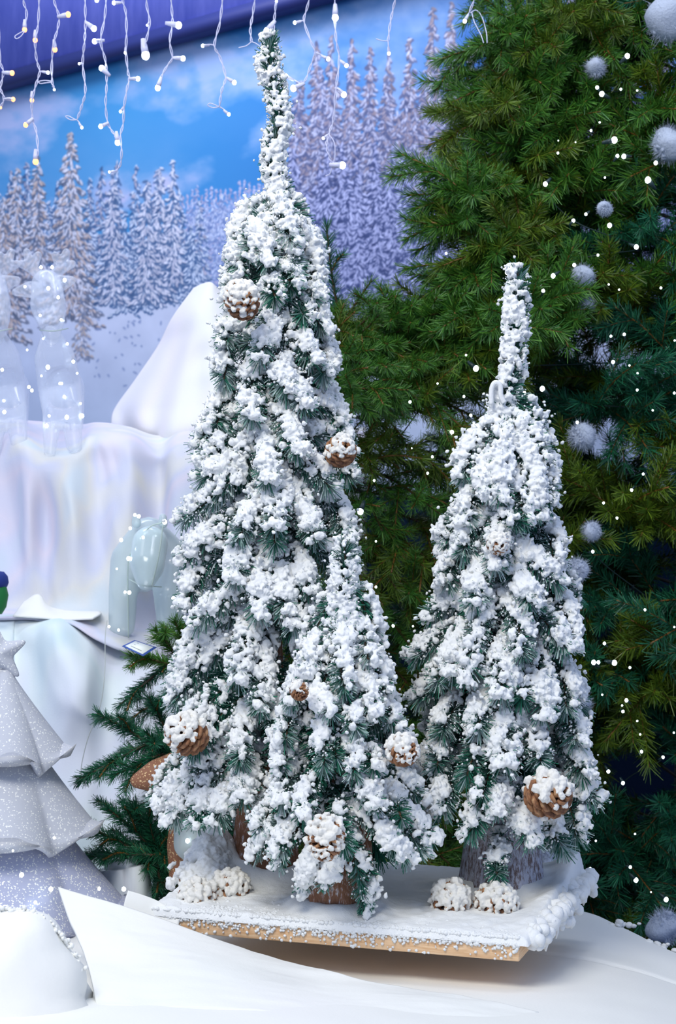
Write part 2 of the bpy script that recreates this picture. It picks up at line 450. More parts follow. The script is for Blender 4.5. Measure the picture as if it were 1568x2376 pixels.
    for y0, hw in [(190, 44), (270, 46)]:
        for x in np.arange(700, 1800, 38):
            tree(x+rng.uniform(-16, 16), y0+rng.uniform(-35, 35), y0+300, hw, c(78, 86, 126), c(172, 176, 208), c(142, 132, 150), 1.3, 1.15)
    for y0 in (360, 430, 500, 560):
        for x in np.arange(655, 1800, 36):
            tree(x+rng.uniform(-16, 16), y0+rng.uniform(-34, 34), min(y0+230, 725), 40, c(54, 66, 112), c(164, 170, 212), None, 1.35, 1.15)
    I = np.clip(I, 0, 255)/255.0
    return np.where(I <= 0.04045, I/12.92, ((I+0.055)/1.055)**2.4)
def build_mural():
    img = paint_mural()
    u0, u1 = wall_u(-230), wall_u(1800); zb, zt = 1.55, 3.42
    st = 0.0026; nu = int((u1-u0)/st); nz = int((zt-zb)/st)
    U, Z = np.meshgrid(np.linspace(u0, u1, nu), np.linspace(zb, zt, nz))
    Pt = wallpt(U, Z, 0.012)
    px = Pt[..., 0]/Pt[..., 1]*F+784; py = 1188-(Pt[..., 2]-CAMZ)/Pt[..., 1]*F
    X = np.clip((px-X0)*S, 0, CW-2.001); Y = np.clip((py-Y0)*S, 0, CH-2.001)
    xi = X.astype(int); yi = Y.astype(int); a_ = (X-xi)[..., None]; b_ = (Y-yi)[..., None]
    C = (img[yi, xi]*(1-a_)+img[yi, xi+1]*a_)*(1-b_)+(img[yi+1, xi]*(1-a_)+img[yi+1, xi+1]*a_)*b_
    i = np.arange(nz-1)[:, None]*nu; j = np.arange(nu-1)[None]
    Q = np.stack([i+j, i+j+1, i+nu+j+1, i+nu+j], -1).reshape(-1, 4)
    o = mesh_np('forest_mural', Pt.reshape(-1, 3), [Q], M['mural'], None, C.reshape(-1, 3), smooth=False)
    tag(o, 'large printed mural of a snowy fir forest under blue cloudy sky on the back wall', 'mural')
build_mural()

# ------------------------------------------------------------------ draped white fabric
def loft(rows, nu, nv):
    """rows of control points (px,py,D) -> (nv,nu,3) grid"""
    R = [crom([P(*p) for p in r], nu) for r in rows]
    R = np.stack(R)                       # k,nu,3
    out = crom(R.reshape(len(rows), -1), nv).reshape(nv, nu, 3)
    return out
def grid_obj(name, G, material, thick=0.004, parent=None):
    nv, nu = G.shape[:2]
    i = np.arange(nv-1)[:, None]*nu; j = np.arange(nu-1)[None]
    Q = np.stack([i+j, i+nu+j, i+nu+j+1, i+j+1], -1).reshape(-1, 4)
    o = mesh_np(name, G.reshape(-1, 3), [Q], material, parent)
    if thick:
        md = o.modifiers.new('thickness', 'SOLIDIFY'); md.thickness = thick; md.offset = -1
    return o
def folds(G, amp, seed, fx=6.0, fz=2.0, extra=None):
    x = G[..., 0]; z = G[..., 2]
    d = (fbm(x*fx+5, z*fz+5, seed, 4)-0.47)*amp
    # sharp creases
    r = np.abs(fbm(x*fx*0.7+9, z*fz*0.7+3, seed+1, 3)-0.45)
    d -= np.exp(-(r/0.03)**2)*amp*0.12
    if extra is not None: d += extra
    G = G.copy(); G[..., 1] += d
    return G

# big foreground blanket
rows = [[(-500, 2080, 2.35), (-100, 2080, 2.3), (300, 2075, 2.35), (600, 2070, 2.4), (1000, 2075, 2.4), (1310, 2104, 2.26), (1440, 2148, 2.16), (1568, 2212, 2.05), (1900, 2350, 2.0)],
        [(-500, 2150, 2.1), (-100, 2150, 2.1), (300, 2145, 2.12), (600, 2140, 2.14), (1000, 2140, 2.14), (1310, 2150, 2.1), (1440, 2180, 2.05), (1568, 2236, 1.98), (1900, 2380, 1.9)],
        [(-500, 2240, 1.8), (-100, 2240, 1.8), (300, 2240, 1.8), (600, 2250, 1.8), (1000, 2262, 1.8), (1310, 2252, 1.84), (1440, 2262, 1.86), (1568, 2300, 1.84), (1900, 2420, 1.78)],
        [(-500, 2330, 1.56), (-100, 2330, 1.56), (300, 2330, 1.56), (600, 2335, 1.58), (1000, 2345, 1.6), (1310, 2340, 1.62), (1440, 2345, 1.64), (1568, 2370, 1.64), (1900, 2470, 1.6)],
        [(-500, 2480, 1.28), (-100, 2480, 1.28), (300, 2480, 1.28), (600, 2480, 1.3), (1000, 2490, 1.3), (1310, 2500, 1.3), (1440, 2510, 1.3), (1568, 2530, 1.3), (1900, 2600, 1.3)],
        [(-700, 2800, 1.0), (-200, 2800, 1.0), (300, 2800, 1.0), (600, 2800, 1.0), (1000, 2800, 1.0), (1310, 2800, 1.0), (1440, 2800, 1.0), (1568, 2820, 1.0), (2000, 2850, 1.0)]]
G = loft(rows, 240, 200)
G[..., 2] += (fbm(G[..., 0]*5, G[..., 1]*5, 31, 3)-0.45)*0.010
# pressed crease lines running to the right
cr = np.abs((G[..., 1]-1.93)+0.28*(G[..., 0]-0.3))
G[..., 2] -= np.exp(-(cr/0.006)**2)*0.004*np.clip((G[..., 0]-0.2)*8, 0, 1)
tag(grid_obj('snow_blanket', G, M['cloth_front'], 0.006), 'wide creamy white snow blanket spread across the foreground under the wooden board', 'snow blanket')
# torn crumbs along the far right edge of that blanket
for k, (x, y, D, s_) in enumerate([(1432, 2150, 2.16, 0.016), (1532, 2196, 2.08, 0.016)]):
    ac = Acc(); c0 = np.array(P(x, y, D))
    blobs(ac, c0+RNG.normal(0, 1, (14, 3))*np.array([s_*0.8, s_*0.4, s_*0.22]), RNG.uniform(0.003, 0.007, 14), 2, RNG, squash=0.7)
    tag(ac.build('snow_scrap', M['cloth_front'], origin=c0), ['larger torn scrap of white wadding on the far right rim of the foreground blanket',
        'flat white wadding scrap at the right picture edge on the blanket rim'][k], 'snow scrap')

# pointed sheet on the left
rows = [[(135, 2058, 1.83), (215, 2084, 1.81), (300, 2110, 1.80), (430, 2152, 1.79), (560, 2196, 1.77), (680, 2236, 1.745), (850, 2272, 1.70), (1050, 2312, 1.66), (1250, 2350, 1.60)],
        [(160, 2130, 1.76), (240, 2140, 1.76), (320, 2165, 1.75), (440, 2195, 1.74), (570, 2230, 1.72), (690, 2262, 1.70), (850, 2292, 1.66), (1050, 2325, 1.63), (1240, 2362, 1.58)],
        [(200, 2220, 1.68), (270, 2225, 1.68), (340, 2235, 1.67), (450, 2250, 1.66), (580, 2275, 1.65), (700, 2298, 1.64), (850, 2320, 1.62), (1050, 2345, 1.59), (1230, 2378, 1.56)],
        [(225, 2330, 1.55), (290, 2330, 1.55), (360, 2335, 1.55), (460, 2335, 1.55), (590, 2340, 1.55), (710, 2350, 1.55), (850, 2365, 1.55), (1040, 2385, 1.54), (1220, 2400, 1.53)]]
G = loft(rows, 160, 70); G[..., 2] += (fbm(G[..., 0]*7, G[..., 1]*16, 37, 4)-0.45)*0.010
tag(grid_obj('snow_sheet', G, M['cloth_front'], 0.004), 'stiff white sheet rising to a sharp point at lower left before the board', 'snow sheet')
rows = [[(297, 2066, 1.85), (330, 2076, 1.85), (370, 2092, 1.85), (420, 2122, 1.84)],
        [(288, 2096, 1.84), (325, 2106, 1.84), (365, 2118, 1.84), (415, 2134, 1.83)],
        [(280, 2150, 1.83), (320, 2155, 1.83), (360, 2165, 1.83), (410, 2172, 1.82)]]
tag(grid_obj('snow_sheet', loft(rows, 30, 16), M['cloth_front'], 0.004), 'small white sheet corner standing behind the pointed sheet left of the board', 'snow sheet')
# round heap at the lower left corner
c0 = np.array(P(30, 2330, 1.56)); V, Fc = ICO[4]; V = V.copy()
d = fbm(V[:, 0]*2.2+9, V[:, 2]*2.2+V[:, 1]+9, 41, 5)-0.45
Vh = V*(1+0.22*d[:, None]); Vh = Vh*np.array([0.078, 0.08, 0.103]); Vh[:, 0] += 0.01*(V[:, 2] < 0)
Vh[:, 2] += np.where((V[:, 0] > 0.35) & (V[:, 2] > 0.2), -0.012*(V[:, 0]-0.35), 0)
tag(mesh_np('snow_mound', Vh, [Fc], M['cloth_front']), 'rounded heap of creamy white snow wadding in the lower left corner', 'snow mound').location = c0
ac = Acc(); xs = np.linspace(0, 185, 26)
for x in xs:
    y = 2330-225*math.sqrt(max(0, 1-((x-30)/170)**2))+6
    ac_c = np.array(P(x, y+4, 1.56)); blobs(ac, ac_c+RNG.normal(0, 0.0022, (4, 3))-c0, RNG.uniform(0.0015, 0.0035, 4), 1, RNG)
o = ac.build('torn_rim', M['cloth_front']); o.parent = bpy.data.objects['snow_mound']

# tall peaked drape at the back
rows = [[(448, 668, 3.45), (468, 658, 3.42), (488, 654, 3.40), (506, 668, 3.40), (560, 720, 3.42), (700, 800, 3.5)],
        [(398, 738, 3.44), (436, 728, 3.36), (474, 724, 3.32), (520, 740, 3.32), (600, 780, 3.36), (730, 850, 3.46)],
        [(366, 800, 3.44), (416, 790, 3.34), (468, 785, 3.27), (524, 795, 3.27), (620, 820, 3.32), (750, 890, 3.45)],
        [(312, 880, 3.43), (382, 870, 3.31), (452, 864, 3.22), (528, 870, 3.20), (640, 890, 3.28), (770, 930, 3.44)],
        [(266, 948, 3.42), (342, 944, 3.29), (430, 935, 3.17), (530, 935, 3.14), (650, 945, 3.24), (790, 970, 3.43)],
        [(258, 990, 3.40), (330, 996, 3.26), (404, 1004, 3.13), (500, 985, 3.08), (660, 1000, 3.20), (800, 1010, 3.42)],
        [(250, 1040, 3.40), (330, 1050, 3.28), (400, 1060, 3.18), (500, 1060, 3.14), (660, 1060, 3.20), (800, 1060, 3.42)]]
G = loft(rows, 140, 150)
vv, uu = np.mgrid[0:150, 0:140]/150.0
arc = np.sin((vv*30+uu*uu*10))*0.013*np.exp(-((vv-0.42)/0.16)**2)*np.clip(uu*2-0.5, 0, 1)
ray = np.sin(uu*34+np.sin(vv*5)*1.5)*0.012*np.clip(vv*1.6-0.3, 0, 1)
G = folds(G, 0.02, 51, 5, 2, arc+ray)
tag(grid_obj('draped_peak', G, M['cloth_hill'], 0.004), 'tall peaked white cloth drape rising behind the left side of the tallest flocked tree', 'draped cloth')
# pastel tinted drape wall below
rows = [[(-260, 975, 3.30), (0, 972, 3.30), (60, 975, 3.30), (120, 980, 3.28), (190, 985, 3.28), (235, 980, 3.26), (300, 990, 3.24), (370, 1010, 3.2), (440, 985, 3.2), (600, 990, 3.2), (850, 990, 3.2)],
        [(-260, 1010, 3.08), (0, 1000, 3.08), (60, 1008, 3.08), (120, 1045, 3.06), (180, 1040, 3.06), (220, 1015, 3.06), (300, 1015, 3.04), (370, 1050, 3.04), (430, 1020, 3.02), (600, 1020, 3.04), (850, 1020, 3.04)],
        [(-260, 1060, 3.00), (0, 1060, 3.00), (60, 1075, 2.98), (110, 1090, 2.97), (170, 1090, 2.98), (230, 1080, 3.02), (300, 1085, 2.96), (370, 1100, 3.02), (420, 1080, 2.95), (600, 1080, 2.98), (850, 1080, 3.0)],
        [(-260, 1200, 2.94), (0, 1200, 2.95), (60, 1200, 2.90), (110, 1200, 2.96), (170, 1200, 2.91), (230, 1200, 2.95), (300, 1200, 2.89), (370, 1200, 2.96), (420, 1200, 2.90), (600, 1200, 2.92), (850, 1200, 2.94)],
        [(-260, 1340, 2.88), (0, 1340, 2.88), (60, 1340, 2.86), (110, 1340, 2.88), (170, 1340, 2.86), (230, 1340, 2.88), (300, 1340, 2.85), (370, 1340, 2.88), (420, 1340, 2.86), (600, 1340, 2.88), (850, 1340, 2.88)],
        [(-260, 1412, 2.84), (0, 1412, 2.84), (60, 1412, 2.83), (110, 1412, 2.82), (170, 1414, 2.82), (230, 1420, 2.82), (300, 1440, 2.82), (370, 1460, 2.82), (420, 1470, 2.82), (600, 1480, 2.82), (850, 1480, 2.84)],
        [(-260, 1440, 2.70), (0, 1436, 2.70), (60, 1436, 2.70), (110, 1440, 2.70), (170, 1444, 2.68), (230, 1480, 2.66), (300, 1510, 2.66), (370, 1530, 2.66), (420, 1540, 2.66), (600, 1550, 2.66), (850, 1550, 2.66)]]
G = loft(rows, 260, 170); vv = (np.mgrid[0:170, 0:260][0]/170.0)
G[..., 0] += 0; gx = G[..., 0].copy(); G[..., 0] += (G[..., 2]-1.6)*0.35; G = folds(G, 0.085, 61, 7, 1.4); G[..., 0] = gx
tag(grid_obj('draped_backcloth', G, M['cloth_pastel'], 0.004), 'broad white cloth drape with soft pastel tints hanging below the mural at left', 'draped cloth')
# lower aqua mound
rows = [[(-260, 1432, 2.76), (0, 1427, 2.76), (40, 1425, 2.76), (90, 1432, 2.76), (150, 1430, 2.74), (200, 1452, 2.74), (250, 1482, 2.72), (320, 1505, 2.72), (430, 1530, 2.72), (620, 1560, 2.72)],
        [(-260, 1470, 2.66), (0, 1470, 2.68), (40, 1470, 2.70), (80, 1470, 2.66), (130, 1462, 2.60), (200, 1500, 2.62), (250, 1530, 2.66), (320, 1550, 2.66), (430, 1560, 2.66), (620, 1590, 2.68)],
        [(-260, 1600, 2.58), (0, 1600, 2.60), (40, 1600, 2.62), (90, 1600, 2.60), (140, 1600, 2.53), (200, 1600, 2.53), (250, 1620, 2.60), (320, 1640, 2.58), (430, 1650, 2.62), (620, 1660, 2.64)],
        [(-260, 1760, 2.52), (0, 1760, 2.54), (40, 1760, 2.56), (90, 1760, 2.56), (140, 1760, 2.53), (200, 1760, 2.53), (250, 1770, 2.55), (320, 1780, 2.53), (430, 1790, 2.57), (620, 1800, 2.60)],
        [(-260, 1950, 2.46), (0, 1950, 2.48), (40, 1950, 2.50), (90, 1950, 2.50), (140, 1950, 2.48), (200, 1950, 2.48), (250, 1950, 2.50), (320, 1950, 2.48), (430, 1960, 2.54), (620, 1970, 2.56)],
        [(-260, 2200, 2.42), (0, 2200, 2.42), (40, 2200, 2.42), (90, 2200, 2.42), (140, 2200, 2.42), (200, 2200, 2.42), (250, 2200, 2.44), (320, 2200, 2.44), (430, 2200, 2.46), (620, 2200, 2.50)]]
G = loft(rows, 200, 200); G = folds(G, 0.05, 71, 6, 3)
tag(grid_obj('draped_mound', G, M['cloth_low'], 0.004), 'lower white cloth mound with pale aqua tints beside the glittered cone tree', 'draped cloth')
# small loose cloth scrap on the ledge
rows = [[(55, 1395, 2.82), (90, 1378, 2.82), (125, 1410, 2.82), (230, 1418, 2.82)],
        [(40, 1415, 2.76), (90, 1408, 2.76), (140, 1424, 2.76), (235, 1422, 2.76)],
        [(30, 1428, 2.70), (90, 1432, 2.70), (150, 1436, 2.70), (215, 1434, 2.70)]]
tag(grid_obj('cloth_scrap', loft(rows, 40, 20), M['cloth_front'], 0.003), 'crumpled cream cloth scrap lying on the ledge left of the cloudy bear', 'cloth scrap')
# white block behind the board
ac = Acc(); c0 = np.array(P(290, 2090, 2.22))
bm = bmesh.new(); bmesh.ops.create_cube(bm, size=1)
for v in bm.verts:
    v.co.x *= 0.082*(0.86 if v.co.z > 0 else 1); v.co.y *= 0.07; v.co.z *= 0.13
    if v.co.z > 0 and v.co.x < 0: v.co.z -= 0.012
bmesh.ops.bevel(bm, geom=bm.edges[:], offset=0.014, segments=4, affect='EDGES')
me = bpy.data.meshes.new('foam_block'); bm.to_mesh(me); bm.free(); me.materials.append(M['cloth_low'])
me.polygons.foreach_set('use_smooth', np.ones(len(me.polygons), bool))
o = bpy.data.objects.new('foam_block', me); COL.objects.link(o); o.location = P(287, 2076, 2.22); o.rotation_euler = (0, 0, math.radians(-28))
tag(o, 'blunt white foam block standing behind the small sheet corner', 'foam block')

# ------------------------------------------------------------------ wooden board under the flocked trees
ZB = CAMZ-0.52
FR = np.array([0.218, 1.713]); BA = np.array([-0.9622, 0.2719]); BB = np.array([0.372, 0.928])
BL, BW, BT = 0.48, 0.30, 0.022
def bpt(s, t, z): p = FR+BA*s+BB*t; return np.array([p[0], p[1], ZB+z])
board = thing('display_board', tuple(bpt(BL/2, BW/2, -BT)), 'pale wooden board dusted with snow carrying the three flocked trees', 'board')
org = np.array(board.location)
ac = Acc(); box(ac, [bpt(0, 0, -BT), bpt(0, BW, -BT), bpt(BL, BW, -BT), bpt(BL, 0, -BT), bpt(0, 0, 0), bpt(0, BW, 0), bpt(BL, BW, 0), bpt(BL, 0, 0)])
o = ac.build('plank', M['wood'], board, origin=org, smooth=False); 
md = o.modifiers.new('bevel', 'BEVEL'); md.width = 0.0015; md.segments = 2
ns, nt = 260, 150
s_ = np.linspace(-0.012, BL+0.01, ns); t_ = np.linspace(-0.003, BW+0.02, nt)
SS, TT = np.meshgrid(s_, t_)
XY = FR[None, None]+BA*SS[..., None]+BB*TT[..., None]
h = 0.003+0.010*fbm(XY[..., 0]*70, XY[..., 1]*70, 81, 6)*(0.5+1.2*np.exp(-(((XY[..., 0]+0.20)/0.07)**2+((XY[..., 1]-2.0)/0.09)**2)))
h += 0.006*fbm(XY[..., 0]*14, XY[..., 1]*14, 82, 3)
h += 0.016*np.exp(-((SS+0.0)/0.022)**2)*np.clip(TT*6, 0, 1)+0.020*np.exp(-((TT-BW)/0.05)**2)*np.exp(-(SS/0.09)**2)
TREES = {'tall': (-0.104, 2.03), 'right': (0.225, 1.95), 'small': (0.0, 1.857)}
for (x, y) in TREES.values():
    r = np.hypot(XY[..., 0]-x, XY[..., 1]-y); h += 0.014*np.exp(-((r-0.05)/0.018)**2)
h += 0.055*np.exp(-(((XY[..., 0]+0.178)/0.036)**2+((XY[..., 1]-2.02)/0.05)**2))
ed = np.minimum(np.minimum(SS+0.012, BL+0.01-SS), np.minimum(TT+0.003, BW+0.02-TT))
h *= np.clip(ed/0.006, 0, 1)**0.5
G = np.stack([XY[..., 0], XY[..., 1], ZB+h], -1)
G[..., 2] = np.where(ed < 1e-6, ZB-0.002, G[..., 2])
ac = Acc(); i = np.arange(nt-1)[:, None]*ns; j = np.arange(ns-1)[None]
ac.add(G.reshape(-1, 3), [np.stack([i+j, i+ns+j, i+ns+j+1, i+j+1], -1).reshape(-1, 4)])
n = 2200  # crumbs on the rim and top
t0 = RNG.exponential(0.012, n); cen = [bpt(s, min(t, 0.2), 0.006) for s, t in zip(RNG.uniform(0, BL, n), t0)]
blobs(ac, cen, RNG.uniform(0.0012, 0.0034, n), 1, RNG)
n = 900; cen = [bpt(s, -0.0012, -z) for s, z in zip(RNG.uniform(0.0, 0.46, n), RNG.exponential(0.0050, n).clip(0, 0.020))]
blobs(ac, cen, RNG.uniform(0.0008, 0.0027, n), 1, RNG)
n = 260; cen = [bpt(-0.004-0.02*RNG.random(), t, 0.012*RNG.random()-0.018*RNG.random()*(RNG.random() < 0.5)) for t in RNG.uniform(0.02, BW+0.02, n)]
blobs(ac, cen, RNG.uniform(0.004, 0.010, n), 2, RNG)
for k in range(5):   # hanging tatters at the right end
    t = 0.05+0.055*k; p0 = bpt(-0.014, t, 0.004)
    tube(ac, crom([p0, p0+[0.008, 0, -0.012], p0+[0.006, 0, -0.026]], 8), np.linspace(0.004, 0.0012, 8), 6)
ac.build('snow_layer', M['flock'], board, origin=org)
ac = Acc(); n = 520; hx = RNG.normal(-0.178, 0.020, n); hy = 2.0+RNG.normal(0, 0.035, n)-0.01
hz = ZB+0.004+0.060*np.exp(-(((hx+0.178)/0.036)**2+((hy-2.02)/0.05)**2))+RNG.uniform(0.0, 0.010, n)
blobs(ac, np.stack([hx, hy, hz], -1), RNG.uniform(0.003, 0.0085, n), 1, RNG)
fuse(ac.build('snow_heap', M['flock'], board, origin=org), 0.0016, 0.004)

# ------------------------------------------------------------------ flocked trees
GREEN_A = np.array([0.010, 0.095, 0.068]); GREEN_B = np.array([0.016, 0.17, 0.095]); FROST = np.array([0.52, 0.62, 0.62])
def frost_col(amount):
    def f(n):
        r = RNG.random(n)[:, None]; g = GREEN_A*(1-r)+GREEN_B*r
        k = np.clip(RNG.normal(amount, 0.28, n), 0, 0.95)[:, None]*(RNG.random(n)[:, None] < amount+0.25)
        return g*(1-k)+FROST*k
    return f
def flocked(parent, org, path, r, cover, axis, rng, big=1.0, name='branch', allround=False, dens=4200, frost=0.35, nocoat=False):
    """one drooping garland branch with flocking clumps on its outer, upper side"""
    path = crom(path, max(8, int(plen(np.asarray(path))/0.006)))
    Lp = plen(path); ac = Acc()
    tube(ac, path, 0.0018, 5, (0.10, 0.055, 0.03))
    needles(ac, path, dens*1.25, r*1.12, 0.0014, 0.98, rng, frost_col(frost), taper=0.9)
    br = ac.build(name, M['needle'], parent, origin=org, col=True, smooth=False)
    if nocoat: return br
    T, A, B = frames(path)
    mid = path.mean(axis=0); out = np.array([mid[0]-axis[0], mid[1]-axis[1], 0.0]); out /= np.linalg.norm(out)+1e-9
    up = np.array([0, 0, 1.0])
    def perp(v, t): v = v-t*np.sum(v*t, -1, keepdims=True); return v/(np.linalg.norm(v, axis=-1, keepdims=True)+1e-9)
    K = max(2, int(round(Lp/0.0122*cover)))
    cs, rs = [], []
    for k in range(K):
        tc = rng.beta(1.5, 0.95) if not allround else (k+rng.random())/K
        th0 = rng.normal(0, 0.62) if not allround else rng.uniform(-3.14, 3.14)
        nb = rng.integers(9, 17)
        ts = np.clip(tc+rng.normal(0, 0.010/Lp, nb), 0.05, 1.0); th = th0+rng.normal(0, 0.0095/r, nb)
        ii = np.minimum((ts*(len(path)-1)).astype(int), len(path)-1)
        t = T[ii]; e1 = perp(out[None]*0.85+up[None]*0.7, t); e2 = np.cross(t, e1)
        rr = r*rng.uniform(0.66, 0.95, nb)*np.where(ts > 0.93, 0.7, 1)
        c = path[ii]+(np.cos(th)[:, None]*e1+np.sin(th)[:, None]*e2)*rr[:, None]+t*np.where(ts > 0.97, r*0.45, 0)[:, None]
        cs.append(c); rs.append(rng.uniform(0.0036, 0.0070, nb)*big)
        nb2 = 14
        c2 = c[rng.integers(0, nb, nb2)]+rng.normal(0, 0.0052*big, (nb2, 3))
        cs.append(c2); rs.append(rng.uniform(0.0020, 0.0036, nb2)*big)
    # flakes of powder caught in the needles
    nd = int(Lp*1500*(0.4+cover)); ts = rng.random(nd); ii = (ts*(len(path)-1)).astype(int); th = rng.uniform(-2.6, 2.6, nd)
    t = T[ii]; e1 = perp(out[None]*0.85+up[None]*0.7, t); e2 = np.cross(t, e1)
    c = path[ii]+(np.cos(th)[:, None]*e1+np.sin(th)[:, None]*e2)*(r*rng.uniform(0.55, 1.02, nd))[:, None]
    da = Acc(); blobs(da, c, rng.uniform(0.0006, 0.0017, nd), 1, rng)
    da.build('snow_flecks', M['flock'], br, origin=org)
    sa = Acc(); blobs(sa, np.vstack(cs), np.concatenate(rs), 1, rng)
    fuse(sa.build('snow_coating', M['flock'], br, origin=org), 0.00135, 0.0030)
    return br

def make_flocked_tree(key, label, axis_tab, env_tab, leader, front, nback, ninner, rbr, trunk, seed, top_y, bot_y, default_cover=0.8, leader_r=0.0185):
    rng = np.random.default_rng(seed)
    x0, y0 = TREES[key]; base = (x0, y0, ZB+0.004)
    root = thing('flocked_tree', base, label, 'artificial christmas tree'); org = np.array(base)
    D0 = y0
    ax = lambda y: np.interp(y, [p[0] for p in axis_tab], [p[1] for p in axis_tab])
    env = lambda y: np.interp(y, [p[0] for p in env_tab], [p[1] for p in env_tab])
    # trunk
    ac = Acc(); zt = P(0, top_y, D0)[2]
    prof = trunk + [(0.006, zt-0.35*(zt-ZB)), (0.003, zt-0.02)]
    prof = [(r, z if z > 0.9 else ZB+0.003+z) for r, z in prof]
    lathe(ac, [(0.0, prof[0][1])]+prof, (x0, y0, 0), 40, rmod=lambda th, z: 1+0.05*np.sin(th*7+z*30)+0.04*np.sin(th*13-z*50))
    ac.build('trunk', M[{'tall': 'bark_tall', 'right': 'bark_right', 'small': 'bark_small'}[key]], root, origin=org)
    # leader
    pts = [P(px, py, D0-0.002) for px, py in leader][::-1]
    flocked(root, org, pts, leader_r, 2.6 if key != 'tall' else 1.9, (x0, y0-5), rng, 0.85, 'leader', allround=True, dens=5200, frost=0.35)
    n_ = 0
    for item in front:
        pts = item[0]; cov = item[1] if len(item) > 1 else default_cover; rs = item[2] if len(item) > 2 else 1.0
        W = []
        k = len(pts)
        # run inward to the trunk from the first given point
        f0 = pts[0]; a0 = ax(f0[1]-40); up_ = 45 if f0[1] > top_y+90 else 4
        seq = [(a0+(f0[0]-a0)*0.35, f0[1]-up_, 0.25)]+[(p[0], p[1], 0.55+0.45*(i/(max(1, k-1)))**0.8) for i, p in enumerate(pts)]
        for i_, (px, py, f) in enumerate(seq):
            E = env(py); rp = rbr*F/D0*0.80; dx = (px-ax(py))*(E-rp)/E; px = ax(py)+dx; R = E*f-rp*0.8
            if i_ == 0: py += rp*0.5
            dz = math.sqrt(max(R*R-dx*dx, 0))
            if abs(dx) > R: dz = -rng.uniform(0, 10)
            W.append(P(px, py, D0-dz*D0/F))
        flocked(root, org, W, rbr*rs, cov, (x0, y0), rng, dens=5200 if rs > 0.9 else 4200, frost=0.52 if cov > 0.5 else 0.30); n_ += 1
    # back and side branches
    ppm = D0/F
    for i in range(nback):
        f = (i+0.5)/nback; yt = top_y+(bot_y-top_y)*(0.06+0.94*f**0.8)
        phi = math.radians(8)+(i*2.39996) % math.radians(164)
        R = (env(yt)-rbr/ppm*0.75)*ppm
        cx = (ax(yt)-784)*ppm; zz = P(0, yt, D0)[2]
        drop = min(0.17, 0.05+R*0.9)
        A_ = np.array([cx, y0, zz+drop]); tip = np.array([cx+R*math.cos(phi), y0+R*math.sin(phi), zz+0.01])
        mid = A_*0.45+tip*0.55+np.array([0, 0, 0.02])
        flocked(root, org, [A_, mid, tip], rbr*1.05, 0.45, (x0, y0), rng, dens=3200); n_ += 1
    # inner dark branches hugging the trunk
    for i in range(ninner):
        f = (i+0.5)/ninner; yt = top_y+(bot_y-top_y)*(0.12+0.8*f); phi = i*2.39996
        R = max(0.012, env(yt)*ppm*0.42); cx = (ax(yt)-784)*ppm; zz = P(0, yt, D0)[2]
        A_ = np.array([cx, y0, zz+0.08]); tip = np.array([cx+R*math.cos(phi), y0+R*math.sin(phi), zz-0.03])
        flocked(root, org, [A_, (A_+tip)/2+[0, 0, 0.01], tip], rbr*1.45, 0, (x0, y0), rng, dens=6500, frost=0.06, nocoat=True); n_ += 1
    return root

